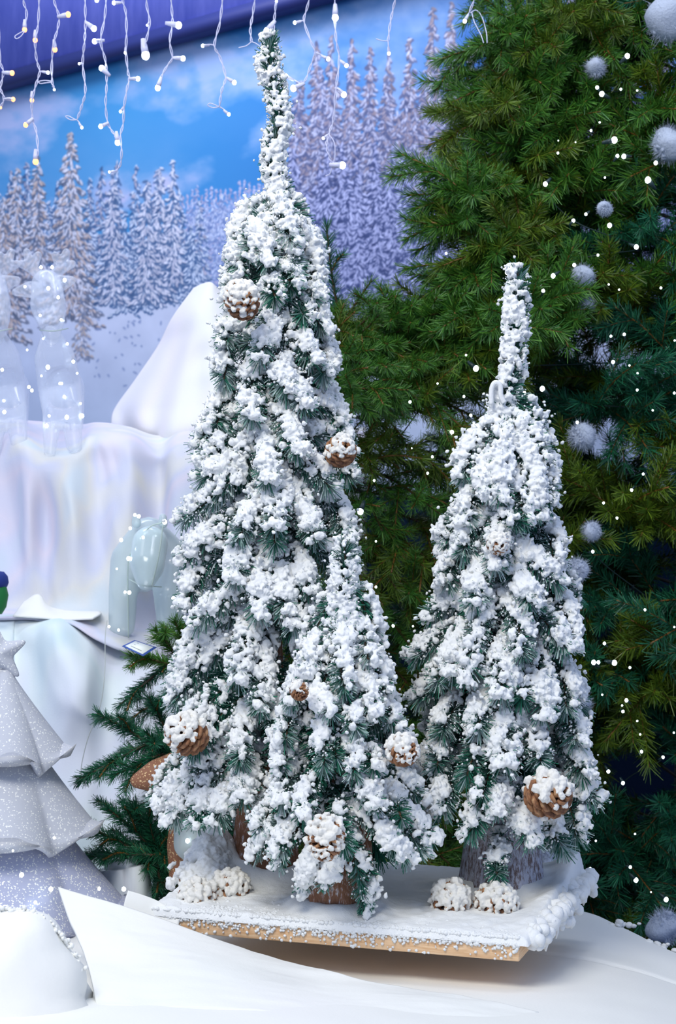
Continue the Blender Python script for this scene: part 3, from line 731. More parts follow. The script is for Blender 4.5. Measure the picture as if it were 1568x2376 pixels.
tall_front = [
 ([(612,478),(560,498),(534,560),(536,640)],1.0),([(640,485),(700,530),(745,590),(757,685)],1.0),([(640,490),(665,520),(690,560)],1.1),([(605,505),(600,560),(620,610)],1.1),
 ([(640,560),(690,600),(700,650)],.6),([(590,600),(530,625),(512,690)],.9),([(620,520),(580,540),(560,590)],1.0),
 ([(690,600),(735,650),(748,690)],.8),([(660,610),(685,660)],.35),([(590,730),(520,750),(500,795)],.9),([(590,790),(515,810),(496,880)],.7),
 ([(636,700),(620,755),(600,825)],1.1),([(660,690),(730,705),(772,760)],1.0),([(650,755),(708,790),(742,835)],1.1),([(740,760),(780,820),(776,865)],1.0),
 ([(640,790),(650,860),(670,905)],1.0),([(655,850),(690,900),(720,940)],.9),([(600,840),(572,900),(575,965)],1.1),([(560,900),(500,930),(480,985)],.9),([(575,960),(490,985),(440,1030)],1.2),
 ([(580,1000),(510,1025),(446,1062)],1.1),([(590,1020),(510,1080),(445,1110)],.7),([(700,920),(780,950),(822,1000)],1.1),([(645,935),(668,990),(700,1045)],1.1),
 ([(720,1010),(790,1010),(838,1045)],1.0),([(730,1040),(800,1070),(838,1105)],.9),([(632,1000),(618,1060),(620,1110)],1.1),([(680,1050),(735,1085),(785,1130)],1.0),
 ([(580,1065),(500,1135),(400,1205)],1.2),([(640,1100),(648,1150),(640,1215)],1.2),([(618,1120),(580,1190),(545,1245)],1.0),([(710,1130),(790,1170),(830,1240)],1.0),
 ([(680,1130),(720,1190),(745,1245)],1.0),([(560,1190),(480,1240),(405,1290)],1.0),([(590,1230),(555,1270),(538,1335)],1.2),([(545,1260),(450,1320),(408,1395)],.9),
 ([(612,1260),(600,1330),(600,1420)],1.2),([(640,1280),(655,1350),(668,1415)],1.2),([(670,1280),(705,1320),(730,1370)],1.0),([(700,1340),(705,1400),(690,1450)],1.1),
 ([(600,1350),(520,1380),(440,1440)],.55),([(592,1420),(565,1490),(545,1572)],1.3),([(560,1410),(450,1470),(388,1570)],1.0),([(540,1480),(440,1550),(385,1625)],1.0),
 ([(610,1470),(605,1560),(602,1640)],.9),([(560,1560),(480,1620),(410,1690)],.4),([(580,1600),(500,1660),(430,1740)],.5),([(600,1620),(560,1690),(550,1765)],1.1),
 ([(540,1700),(460,1770),(352,1862)],1.0,.9),([(540,1720),(440,1790),(380,1900)],1.1),([(560,1740),(480,1820),(440,1900)],1.1),([(590,1750),(570,1800),(560,1850)],1.2),
 ([(560,1800),(520,1850),(490,1900)],1.1),([(700,1240),(770,1290),(820,1340)],.9),([(660,1440),(720,1500),(760,1560)],.8),([(740,1170),(800,1240),(835,1300)],.8),
 ([(620,640),(640,690)],.2),([(700,700),(720,730)],.5),([(620,1560),(640,1650),(650,1740)],.3),([(630,1180),(640,1260)],.3)]
T1 = make_flocked_tree('tall', 'tallest flocked artificial tree with long thin top, left rear on the wooden board',
    [(90, 630), (500, 632), (1000, 630), (1500, 612), (2080, 600)],
    [(470, 60), (500, 100), (600, 118), (700, 142), (900, 160), (1050, 195), (1200, 225), (1400, 228), (1600, 252), (1850, 290), (1950, 255)],
    [(626, 96), (626, 150), (640, 215), (648, 280), (634, 350), (636, 400), (650, 440), (634, 490), (633, 540)],
    tall_front, 26, 12, 0.0212, [(0.050, 0.0), (0.046, 0.03), (0.040, 0.10), (0.032, 0.22), (0.020, 0.40)], 101, 470, 1900)

right_front = [
 ([(1190,985),(1245,1005),(1282,1060)],1.2),([(1150,995),(1080,1035),(1050,1100)],1.3),([(1165,1010),(1150,1070),(1158,1150)],1.3),([(1230,1020),(1280,1070),(1296,1160)],1.1),
 ([(1205,1030),(1245,1100),(1265,1190)],1.2),([(1120,1050),(1110,1100),(1130,1140)],1.2),([(1110,1110),(1080,1160),(1062,1210)],1.2),([(1190,1110),(1215,1150),(1225,1200)],1.0),
 ([(1070,1180),(1020,1220),(1005,1268)],1.3),([(1130,1200),(1075,1240),(1050,1280)],1.3),([(1155,1190),(1148,1250),(1145,1310)],1.3),([(1255,1190),(1295,1240),(1305,1290)],1.1),
 ([(1080,1260),(1030,1300),(1010,1350)],1.2),([(1120,1290),(1100,1340),(1085,1395)],1.2),([(1190,1270),(1255,1305),(1315,1350)],1.3),([(1185,1320),(1215,1360),(1240,1400)],1.2),
 ([(1262,1350),(1320,1400),(1345,1490)],1.3),([(1180,1390),(1205,1450),(1217,1515)],1.4),([(1100,1370),(1020,1395),(965,1430)],1.2),([(1130,1400),(1095,1470),(1072,1570)],1.3),
 ([(1060,1450),(990,1490),(930,1525)],1.3),([(1050,1490),(1010,1540),(990,1580)],1.2),([(1240,1410),(1285,1450),(1330,1500)],1.2),([(1090,1440),(1040,1500),(1030,1560)],1.1),
 ([(1185,1490),(1168,1540),(1160,1605)],1.4,1.15),([(1240,1500),(1262,1570),(1270,1655)],1.3),([(1290,1530),(1325,1570),(1335,1640)],.9),([(1050,1560),(990,1590),(940,1620)],1.3),
 ([(1070,1600),(1030,1650),(1000,1700)],1.1),([(1115,1590),(1108,1640),(1100,1690)],.9),([(1180,1610),(1172,1690),(1168,1765)],1.3,1.2),([(1290,1630),(1335,1670),(1360,1720)],1.1),
 ([(1225,1670),(1248,1720),(1268,1775)],1.2),([(1300,1690),(1345,1740),(1375,1795)],1.3),([(1300,1780),(1350,1815),(1405,1850)],1.1),([(1310,1820),(1345,1880),(1360,1940)],.8),
 ([(1175,1780),(1160,1830),(1150,1880)],1.1,.85),([(1190,1840),(1215,1890),(1240,1945)],1.2),([(1262,1890),(1295,1930),(1325,1965)],1.1),([(1120,1660),(1095,1730),(1070,1800)],.15),
 ([(1060,1750),(1030,1810),(1010,1880)],1.0),([(1130,1800),(1110,1870),(1080,1930)],.4),([(1030,1660),(1010,1720),(990,1780)],1.0),([(1150,1730),(1130,1790),(1110,1850)],.2),
 ([(1160,1950),(1150,2000),(1150,2030)],.4,.8),([(1210,1560),(1215,1620)],.1),([(1165,1180),(1200,1210)],.15),([(1020,1700),(980,1760),(960,1830)],.9)]
T2 = make_flocked_tree('right', 'heavily flocked artificial tree on the right end of the wooden board', [(600, 1200), (950, 1170), (1300, 1175), (1700, 1180), (2080, 1165)],
    [(975, 70), (1020, 112), (1100, 130), (1250, 150), (1350, 165), (1450, 200), (1550, 205), (1700, 215), (1850, 245), (1990, 215)],
    [(1200, 632), (1200, 700), (1196, 760), (1192, 830), (1186, 880), (1165, 930), (1165, 985), (1167, 1030)],
    right_front, 20, 12, 0.0208, [(0.060, 0.0), (0.055, 0.02), (0.050, 0.08), (0.042, 0.16), (0.022, 0.34)], 202, 975, 1960, leader_r=0.0195)

small_front = [
 ([(815,1450),(860,1460),(872,1530)],1.2),([(780,1455),(720,1500),(690,1560)],1.2),([(800,1470),(790,1540),(800,1600)],1.2),([(835,1500),(890,1540),(910,1600)],1.2),
 ([(760,1500),(690,1560),(652,1625)],1.2),([(840,1560),(865,1600),(885,1650)],1.0),([(750,1560),(740,1610),(765,1655)],1.0),([(700,1600),(655,1650),(640,1715)],1.0),
 ([(700,1680),(650,1720),(632,1775)],1.1),([(800,1600),(815,1650),(832,1690)],.8),([(770,1640),(745,1710),(745,1775)],1.0),([(850,1610),(900,1640),(940,1680)],.9),
 ([(870,1670),(930,1700),(968,1740)],.9),([(815,1690),(830,1740),(825,1790)],.9),([(690,1760),(650,1800),(636,1860)],.9),([(750,1780),(710,1830),(690,1890)],.45),
 ([(830,1780),(850,1820),(880,1865)],1.0),([(720,1850),(640,1900),(572,1975)],1.0),([(710,1900),(650,1950),(625,2000)],.9,.9),([(880,1760),(940,1800),(1000,1850)],.8),
 ([(860,1850),(940,1880),(1025,1940)],1.0),([(830,1870),(900,1930),(960,1990)],1.0),([(760,1930),(715,1990),(685,2060)],1.1,.8),([(775,1960),(770,2010),(745,2050)],1.0,.8),
 ([(810,1930),(835,2010),(855,2090)],.35,.8),([(830,1960),(870,2030),(858,2110)],.5,.7),([(790,1850),(790,1910),(800,1960)],.2),([(850,1720),(880,1780)],.3),
 ([(900,1890),(960,1920),(1000,1975)],.8),([(690,1820),(620,1870),(580,1920)],.8),([(760,1700),(780,1760)],.2),([(880,1800),(930,1850),(950,1900)],.5)]
T3 = make_flocked_tree('small', 'smallest flocked artificial tree standing at the front centre of the wooden board', [(1240, 798), (1450, 795), (2130, 785)],
    [(1440, 55), (1480, 90), (1560, 125), (1650, 155), (1750, 175), (1850, 195), (1950, 245), (2060, 150)],
    [(800, 1265), (800, 1320), (796, 1380), (795, 1440), (800, 1520)],
    small_front, 16, 9, 0.0175, [(0.050, 0.0), (0.048, 0.02), (0.044, 0.08), (0.030, 0.18)], 303, 1440, 2000, leader_r=0.018)

for t_ in (T1, T2, T3): t_['group'] = 'flocked trees on the board'
# ------------------------------------------------------------------ pine cones
def pine_cone(c0, axisdir, length, radius, label, group, snow=0.6, seed=0, down_tip=True):
    rng = np.random.default_rng(seed); c0 = np.array(c0, float)
    root = thing('pine_cone', tuple(c0), label, 'pine cone', group)
    az = np.array(axisdir, float); az /= np.linalg.norm(az)
    e1 = np.cross(az, [0.3, 0.9, 0.2]); e1 /= np.linalg.norm(e1); e2 = np.cross(az, e1)
    ac = Acc(); caps = []; cr = []
    blobs(ac, [[0, 0, 0]], [radius*0.55], 2, rng)
    n = 64
    for k in range(n):
        f = (k+0.5)/n; th = k*2.39996
        rr = radius*math.sin(math.pi*(0.12+0.80*f))**0.75
        pos = az*(f-0.5)*length
        rad = math.cos(th)*e1+math.sin(th)*e2; tang = np.cross(az, rad)
        tilt = -0.9+1.9*f                       # lower scales bend back, upper close over the tip
        d = rad*math.cos(tilt)+az*math.sin(tilt); nrm = -rad*math.sin(tilt)+az*math.cos(tilt)
        wv = radius*0.30*(0.6+0.6*math.sin(math.pi*f)); b = pos+rad*rr*0.30; t = pos*0.95+rad*rr*0.55+d*rr*0.45
        th_ = radius*0.07
        m_ = b*0.35+t*0.65
        V = [b-tang*wv*.35-nrm*th_, b+tang*wv*.35-nrm*th_, m_+tang*wv-nrm*th_, t+tang*wv*.45, t-tang*wv*.45, m_-tang*wv-nrm*th_,
             b-tang*wv*.35+nrm*th_, b+tang*wv*.35+nrm*th_, m_+tang*wv+nrm*th_*1.2, t+tang*wv*.45+nrm*th_*2.2, t-tang*wv*.45+nrm*th_*2.2, m_-tang*wv+nrm*th_*1.2]
        Fq = [[0,1,2,5],[5,2,3,4],[6,11,8,7],[11,10,9,8],[0,6,7,1],[1,7,8,2],[2,8,9,3],[3,9,10,4],[4,10,11,5],[5,11,6,0]]
        ac.add(V, [np.array(Fq)])
        upness = (t+pos)[2]/radius*0.6+0.25*(-d[1])
        if rng.random() < snow*1.15+0.1+upness*0.7:
            for q_ in range(6):
                w_ = rng.uniform(-0.75, 0.75); g_ = rng.uniform(-0.25, 1.0)
                caps.append(m_*(1-g_)+t*g_+tang*wv*w_*(0.9-0.4*max(g_, 0))+nrm*th_*1.3+np.array([0, -0.05, 0.12])*wv)
                cr.append(wv*rng.uniform(0.30, 0.55)*(1.35 if upness > 0.25 else 1))
    ac.build('scales', M['cone'], root, smooth=False)
    if caps:
        sa = Acc(); blobs(sa, caps, cr, 1, rng)
        tag(fuse(sa.build('snow_dusting', M['cone_snow'], root), 0.00105, 0.0016), 'creamy white snow dusting')
    return root
GC = 'pine cones fixed in the flocked trees'; GB = 'pine cones lying on the board'
cones = [((560, 697), 1.905, (-0.25, -0.5, 0.5), .05, .024, 'snow capped pine cone high on the left shoulder of the tallest tree', GC, .7),
 ((790, 1047), 1.93, (0.25, -0.8, 0.25), .046, .022, 'brown pine cone on the right edge of the tallest tree at mid height', GC, .2),
 ((432, 1705), 1.86, (-0.5, -0.6, 0.35), .058, .027, 'large pine cone low on the left side of the tallest tree', GC, .35),
 ((933, 1742), 1.765, (0.5, -0.6, -0.2), .040, .020, 'half buried pine cone between the smallest tree and the right tree', GC, .45),
 ((694, 1603), 1.765, (0.3, -0.7, -0.4), .026, .012, 'tiny pine cone tip peeking out at the upper left of the smallest tree', GC, .3),
 ((755, 1945), 1.69, (0.0, -0.5, -0.6), .050, .0235, 'round snow topped pine cone hanging low in front of the smallest tree', GC, .65),
 ((1155, 1262), 1.855, (0.2, -0.9, -0.1), .032, .015, 'snow smothered pine cone in the upper middle of the right tree', GC, .9),
 ((1272, 1845), 1.80, (0.45, -0.7, 0.25), .058, .030, 'large open pine cone low on the right tree', GC, .3),
 ((458, 2087), 1.89, (-0.6, -0.7, 0.1), .052, .026, 'fluffy snow covered pine cone at the far left of the board', GB, .8),
 ((536, 2062), 1.92, (0.6, -0.6, 0.3), .048, .026, 'white pine cone leaning against the leftmost cone on the board', GB, .8),
 ((1046, 2092), 1.845, (-0.5, -0.8, -0.1), .050, .027, 'darker brown pine cone, left one of the pair at the board right end', GB, .5),
 ((1152, 2095), 1.835, (0.7, -0.6, 0.1), .056, .025, 'snowy pine cone right of its brown neighbour before the right trunk', GB, .75)]
for k, ((x, y), D, ad, ln, rd, lab, grp, sn) in enumerate(cones):
    pine_cone(P(x, y, D), ad, ln, rd, lab, grp, sn, 500+k)

# ------------------------------------------------------------------ green artificial trees
def olive(tone):
    a_, b_ = tone
    def f(n):
        r = RNG.random(n)[:, None]; g = np.array(a_)*(1-r)+np.array(b_)*r
        return g*RNG.uniform(0.6, 1.25, n)[:, None]
    return f
TONES = [((0.022, 0.125, 0.018), (0.105, 0.270, 0.026)), ((0.050, 0.115, 0.008), (0.150, 0.235, 0.016)), ((0.006, 0.085, 0.050), (0.025, 0.190, 0.080))]
def spray(parent, org, path, tone, rng, twig=0.11, nlen=0.026, start=0.35, dens=2900, name='branch', width=0.0012, flat=0.35, ntw=None, sub=True):
    path = crom(path, 40); Lp = plen(path); ac = Acc()
    tube(ac, path, np.linspace(0.004, 0.0014, 40), 5, (0.075, 0.040, 0.016))
    needles(ac, path, dens, nlen, width, 0.85, rng, olive(TONES[tone]), t0=start)
    T, A, B = frames(path)
    m_ = ntw or max(3, int(Lp*(1-start)/0.036)); side = 1
    for k in range(m_):
        f = start+(0.93-start)*(k+0.3)/m_; i = int(f*39); t = T[i]
        s = np.cross(t, [0, 0, 1.0]); s /= np.linalg.norm(s)+1e-9; side = -side
        lt = twig*(0.45+0.75*math.sin(math.pi*min(1, (1-f)*1.15+0.1)))*rng.uniform(0.75, 1.2)
        dr = t*0.75+s*side*0.85+np.array([0, 0, rng.normal(0, flat)]); dr /= np.linalg.norm(dr)
        p0 = path[i]; tw = crom([p0, p0+dr*lt*0.5+[0, 0, 0.004], p0+dr*lt-np.array([0, 0, lt*0.06])], 10)
        tube(ac, tw, 0.0017, 4, (0.22, 0.095, 0.02)); needles(ac, tw, dens, nlen*rng.uniform(.8, 1.05), width, 0.8, rng, olive(TONES[tone]), taper=0.5)
        for q_ in range(int(lt/0.034)-1 if sub else 0):
            j_ = int(2+5*(q_+rng.random())/max(1, int(lt/0.034)-1)); d0 = tw[min(9, j_+1)]-tw[j_]; d0 /= np.linalg.norm(d0)
            v_ = rng.normal(size=3); v_ -= d0*(v_@d0); v_ /= np.linalg.norm(v_)
            dd = d0*0.75+v_*0.75; dd[2] += 0.1; l2 = lt*rng.uniform(0.35, 0.6)
            t2 = crom([tw[j_], tw[j_]+dd*l2*0.5, tw[j_]+dd*l2-np.array([0, 0, l2*0.08])], 7)
            tube(ac, t2, 0.0009, 4, (0.22, 0.095, 0.02)); needles(ac, t2, dens, nlen*0.85, width, 0.8, rng, olive(TONES[tone]), taper=0.5)
    return ac.build(name, M['green'], parent, origin=org, col=True, smooth=False)
def trunk_obj(parent, org, x, y, z0, z1, r0, r1):
    ac = Acc(); tube(ac, [(x, y, z0), (x, y, (z0+z1)/2), (x, y, z1)], [r0, (r0+r1)/2, r1], 12)
    ac.build('trunk', mat('brown_trunk_metal', (0.04, 0.03, 0.02), 0.6), parent, origin=org)

rng = np.random.default_rng(77)
# big tree on the right
bx, by = 0.74, 3.05
big = thing('green_fir_tree', (bx, by, 0.0), 'large dark green artificial fir with tiny white lights filling the right side', 'artificial christmas tree')
org = np.array([bx, by, 0.0]); trunk_obj(big, org, bx, by, 0.0, 3.3, 0.022, 0.010)
tips = [  # silhouette tips, with depth and root height offset in px
 (1108,98,2.75,1330,170),(1130,205,2.72,1320,190),(1100,262,2.70,1330,340),(1195,238,2.70,1420,250),(1285,10,2.8,1480,90),(1112,405,2.66,1350,440),(1026,438,2.62,1260,520),
 (1012,528,2.64,1280,500),(1092,585,2.60,1310,640),(1040,640,2.62,1300,620),(975,735,2.58,1250,720),(1005,800,2.60,1200,700),(1150,330,2.68,1400,420),(1180,60,2.8,1440,60),
 (1010,870,2.56,1250,850),(900,770,2.62,1130,720),(1120,760,2.5,1330,700),(1210,130,2.66,1420,40)]
nb = 0
for (x, y, D, xr, yr) in tips:
    tip = np.array(P(x, y, D)); rt = np.array(P(xr, yr, D+0.22)); ax_ = np.array([bx, by, rt[2]-0.03])
    spray(big, org, [ax_, rt, (rt+tip)/2+[0, 0, 0.012], tip], [0, 0, 1][nb % 3], rng, twig=0.13, start=0.30, dens=2200, nlen=0.031, width=0.0016); nb += 1
for i in range(82):
    f = (i+0.5)/82; z = 2.66-2.15*f
    phi = math.radians(178+((i*61.8) % 142)); Rr = np.interp(z, [0.5, 1.4, 2.0, 2.7], [0.56, 0.58, 0.50, 0.40])*rng.uniform(0.72, 1.05)
    el = rng.uniform(-0.10, 0.42)
    tip = np.array([bx+Rr*math.cos(phi), by+Rr*math.sin(phi), z+Rr*el]); rt = np.array([bx, by, z-0.02])
    tone = 0 if z > 1.75 and i % 3 else (1 if i % 2 else 2)
    spray(big, org, [rt, rt*0.5+tip*0.5+[0, 0, 0.04], tip], tone, rng, twig=0.17, nlen=0.034, start=0.22, dens=1750, width=0.0017, flat=0.6)
# middle tree behind the gap
mx, my = P(800, 0, 2.72)[0], 2.72
mid = thing('green_fir_tree', (mx, my, 0.0), 'shorter dark green artificial fir with upright leader between the flocked trees', 'artificial christmas tree')
org = np.array([mx, my, 0.0]); trunk_obj(mid, org, mx, my, 0.0, 1.72, 0.015, 0.006)
spray(mid, org, [P(800, 900, 2.72), P(790, 760, 2.70), P(770, 640, 2.68), P(757, 522, 2.66)], 2, rng, twig=0.05, nlen=0.024, start=0.0, ntw=3)
for (x, y, D, xr, yr) in [(862,650,2.6,790,760),(912,685,2.58,800,790),(960,700,2.6,830,800),(925,800,2.55,800,830),(960,760,2.6,820,800),(1000,845,2.52,830,860),(990,760,2.6,880,840),(880,730,2.55,790,830),(720,640,2.75,780,760),(1040,820,2.55,900,900),
        (900,860,2.46,800,840),(930,930,2.42,800,880),(860,960,2.40,790,880)]:
    tip = np.array(P(x, y, D)); rt = np.array(P(xr, yr, D+0.06)); spray(mid, org, [(mx, my, rt[2]-0.02), rt, tip], 0, rng, twig=0.075, nlen=0.022, start=0.25)
for i in range(78):
    f = (i+0.5)/78; z = 1.82-1.12*f
    phi = math.radians(190+((i*71.3) % 165)); Rr = (0.25+0.12*f)*rng.uniform(0.8, 1.1)
    tip = np.array([mx+0.05+Rr*math.cos(phi), my+Rr*0.9*math.sin(phi), z-0.03]); rt = np.array([mx, my, z+0.06])
    spray(mid, org, [rt, rt*0.5+tip*0.5+[0, 0, 0.02], tip], i % 2, rng, twig=0.11, nlen=0.026, start=0.2, dens=1900, flat=0.6)
# left lower tree
lx, ly = P(470, 0, 2.32)[0], 2.32
low = thing('green_fir_tree', (lx, ly, 0.0), 'green artificial fir whose bare branches poke out left behind the tallest flocked tree', 'artificial christmas tree')
org = np.array([lx, ly, 0.0]); trunk_obj(low, org, lx, ly, 0.0, 1.34, 0.02, 0.008)
for (x, y, D, xr, yr, tw) in [(226,1656,2.22,370,1740,.05),(182,1810,2.20,360,1725,.045),(278,1636,2.26,400,1540,.05),(345,1618,2.24,400,1720,.04),(405,1440,2.3,440,1530,.04),(362,1462,2.26,420,1540,.03),(300,1520,2.24,440,1560,.05),(262,1800,2.18,390,1750,.045),
        (182,1912,2.2,350,1990,.05),(252,1878,2.2,370,1980,.05),(210,1988,2.18,380,1985,.05),(310,1862,2.2,370,1990,.05),(345,1900,2.2,380,2050,.05),(380,1930,2.22,400,2080,.05),(340,1700,2.2,420,1800,.05)]:
    tip = np.array(P(x, y, D)); rt = np.array(P(xr, yr, D+0.03)); spray(low, org, [(lx, ly, rt[2]-0.03), rt, (rt+tip)/2+[0, 0, 0.003], tip], 2 if y > 1600 else 0, rng, twig=tw, nlen=0.0185, start=0.30, dens=4300, width=0.0011)
for i in range(22):
    f = (i+0.5)/22; z = 1.22-0.42*f; phi = math.radians(160+((i*83.1) % 170)); Rr = 0.13*rng.uniform(.7, 1.1)
    tip = np.array([lx+Rr*math.cos(phi), ly+Rr*math.sin(phi)*0.7, z-0.05]); rt = np.array([lx, ly, z+0.02])
    spray(low, org, [rt, (rt+tip)/2+[0, 0, 0.01], tip], 2, rng, twig=0.06, nlen=0.02, start=0.2, dens=2600)

for t_ in (big, mid, low): t_['group'] = 'green artificial firs behind the display'
# cotton snowballs in the big tree
puffs = [(1382,158,2.66,.024,'small cotton snowball near the top of the large green tree'),(1552,45,2.6,.050,'big cotton snowball in the top right corner of the large green tree'),
 (1552,335,2.6,.040,'cotton snowball at the right picture edge above the upper star lights'),(1403,485,2.55,.016,'small lit cotton tuft beside two lights in the upper large green tree'),(1352,642,2.58,.027,'round cotton snowball just right of the right flocked tree top'),
 (1362,705,2.62,.020,'feathery cotton tuft just below the round snowball by the flocked tree top'),(1350,1012,2.56,.032,'large cotton snowball right of the right flocked tree shoulder'),(1120,1040-20,2.56,.020,'faint cotton tuft left of the right flocked tree shoulder'),
 (1372,1232,2.55,.022,'pale cotton snowball in the middle of the large green tree'),(1338,1322,2.50,.026,'bright cotton snowball touching the right edge of the right flocked tree'),(1345,1635,2.50,.026,'bluish cotton snowball behind the lower right edge of the right flocked tree'),
 (1545,2150,2.42,.036,'cotton snowball at the bottom of the large green tree by the blanket rim'),(1270,1995,2.5,.022,'grey cotton tuft behind the right tree trunk')]
for k, (x, y, D, r, lab) in enumerate(puffs):
    ac = Acc(); rg = np.random.default_rng(700+k); c0 = np.array(P(x, y, D))
    r *= 0.72; blobs(ac, [[0, 0, 0]], [r], 3, rg)
    d = rg.normal(size=(60, 3)); d /= np.linalg.norm(d, axis=1)[:, None]; blobs(ac, d*r*0.88, rg.uniform(0.10, 0.22, 60)*r, 1, rg)
    nf_ = 1500; d = rg.normal(size=(nf_, 3)); d /= np.linalg.norm(d, axis=1)[:, None]; e_ = d+rg.normal(0, 0.8, (nf_, 3)); w_ = np.cross(d, rg.normal(size=(nf_, 3))); w_ /= np.linalg.norm(w_, axis=1)[:, None]
    b_ = d*r*0.85; t_ = b_+e_*r*0.24; w_ *= 0.0004
    ac.add(np.stack([b_-w_, b_+w_, t_+w_*0.3, t_-w_*0.3], 1).reshape(-1, 3), [(np.arange(nf_)*4)[:, None]+np.arange(4)[None]])
    tag(ac.build('snowball', M['puff']), lab, 'snowball', 'cotton snowballs in the large green tree').location = c0

# ------------------------------------------------------------------ fairy lights on the green trees
def bulb(parent, pos, r, material, holder=None, org=None, capdir=(0, 0, 1)):
    rg = np.random.default_rng(1); ac = Acc(); V, Fc = ICO[2]
    pos = np.array(pos)-(0 if org is None else org)
    ac.add(V*r*np.array([1, 1, 1.15])+pos, [Fc]); b = ac.build('bulb', material, parent)
    if holder is not None:
        d = np.array(capdir, float); d /= np.linalg.norm(d)
        h = Acc(); tube(h, [pos+d*r*0.7, pos+d*r*2.0, pos+d*r*4.2], [r*0.95, r*0.9, r*0.55], 8); h.build('socket', holder, b)
    return b
LT = [(1455,130,9),(1385,203,6),(1396,218,9),(1440,207,4),(1478,210,3),(1425,325,11),(1432,362,6),(1447,363,8),(1521,378,7),(1503,418,11),(1294,355,4),(1295,326,2),(1371,303,4),(1391,284,3),(1265,427,8),(1403,412,3),(1330,512,6),(1359,497,5),(1414,523,8),
 (1476,573,8),(1387,592,4),(1332,615,6),(1283,640,8),(1260,675,6),(1176,632,7),(1035,588,4),(1104,855,10),(1258,902,9),(1216,912,6),(1076,920,4),(951,933,5),(1092,964,5),(1048,1003,7),(1003,1060,4),(992,1098,4),(1081,824,3),
 (1448,776,5),(1417,780,4),(1422,840,6),(1460,848,3),(1478,905,4),(1339,980,5),(1514,952,3),(1492,1100,4),(1465,1137,5),(1400,1167,4),(1431,1202,4),(1375,1280,5),(1496,1415,4),(1564,1455,3),(1402,1493,5),(1377,1537,8),(1388,1537,6),(1425,1538,9),
 (1461,1549,4),(1397,1612,3),(1453,1625,6),(1443,1637,3),(1445,1651,5),(1478,1673,3),(1485,1704,3),(1488,1744,5),(1538,1757,5),(1411,1790,6),(1445,1817,6),(1473,1935,3),(1382,1951,3),(1462,2012,5),(1475,2042,8),(1328,2047,4),(1369,2015,4),(1545,2087,8),
 (1436,672,3),(1533,668,4),(1565,790,3),(1479,866,3),(1564,912,4),(1335,330,2),(1563,1700,3),(1510,2070,2),(1412,660,3)]
LM = [(836,1187,11),(868,1115,4),(872,1256,3),(872,1362,4),(912,1452,5),(958,1453,3),(1015,890,3),(955,1040,2)]
def light_string(name, pts, D, label, org):
    root = thing(name, org, label, 'string lights')
    o = np.array(org)
    for (x, y, s) in pts:
        d = D+0.03*math.sin(x*0.37+y*0.11)
        bulb(root, P(x, y, d), s*0.62*d/F, M['led'], M['wire_green'] if s > 4 else None, o, (math.sin(x), 0.4, math.cos(y)))
    order = sorted(pts, key=lambda p: p[1])
    ac = Acc(); path = [np.array(P(x, y, D+0.20+0.03*math.sin(x)))-o for x, y, s in order[::2]]
    tube(ac, crom(path, len(path)*9), 0.0012, 5); ac.build('cable', M['wire_green'], root)
light_string('fairy_lights', LT, 2.49, 'fairy light string with many tiny white bulbs wound through the large green tree', (bx, by-0.4, 2.5))
light_string('fairy_lights', LM, 2.40, 'sparse fairy light string with few white bulbs low in the shorter green tree', (mx, my-0.3, 1.4))

# ------------------------------------------------------------------ icicle light strands hanging at the top
def strand(label, pts, bulbs, D=2.62, loops=()):
    """pts: pixel polyline of the twisted cable; bulbs (px,py,size,warm,attach index)"""
    top = np.array(P(pts[0][0], pts[0][1], D)); root = thing('icicle_lights', tuple(top), label, 'string lights', 'hanging icicle light strands')
    def wpath(pp): return crom([np.array(P(x, y, D+0.006*math.sin(y*0.05)))-top for x, y in pp], max(12, len(pp)*10))
    pa = wpath(pts); ac = Acc(); n = len(pa); ph = np.linspace(0, plen(pa)/0.045*2*math.pi, n)
    off = np.stack([np.cos(ph), np.sin(ph), 0*ph], -1)*0.0016
    for s_ in (1, -1): tube(ac, pa+off*s_, 0.0009, 6)
    for lp in loops: tube(ac, wpath(lp), 0.0009, 6)
    for (x, y, s, wm, k) in bulbs:
        a_ = pts[k]; tube(ac, wpath([a_, ((a_[0]+x)/2, (a_[1]+y)/2-2), (x, y)]), 0.0011, 6)
    ac.build('cable', M['wire'], root)
    for (x, y, s, wm, k) in bulbs:
        a_ = pts[k]; dv = np.array([a_[0]-x, 0.0, -(a_[1]-y)]);
        if np.linalg.norm(dv) < 2: dv = np.array([0, 0, 1.0])
        bulb(root, P(x, y, D), s*0.62*D/F, M['led_warm'] if wm else M['led'], M['wire'], top, dv)
def px_(l): return [(x/1.96, y/1.96) for x, y in l]
def bl(l): return [(x/1.96, y/1.96, s, w_, k) for x, y, s, w_, k in l]
TOP = -30
strand('icicle light strand at the far left picture edge with amber bulbs', px_([(-10,TOP),(-6,120),(0,270),(15,330),(2,400),(18,450),(-6,500)]), bl([(55,332,9,1,3),(60,452,8,1,5),(3,490,5,1,6)]))
strand('short icicle light strand with one amber bulb and a loop near the left edge', px_([(100,TOP),(110,20),(121,60),(114,132)]), bl([(112,135,9,1,3)]), loops=[px_([(112,140),(90,150),(68,165),(75,176),(95,165),(112,142)])])
strand('long amber icicle light strand reaching down to the left treetop of the mural', px_([(178,TOP),(174,100),(160,185),(166,270),(180,325),(165,380),(146,455),(148,540),(165,600),(172,690),(162,732)]), bl([(160,183,9,1,2),(218,330,6,0,4),(145,456,8,1,6),(117,568,9,1,7),(162,735,11,1,10)]))
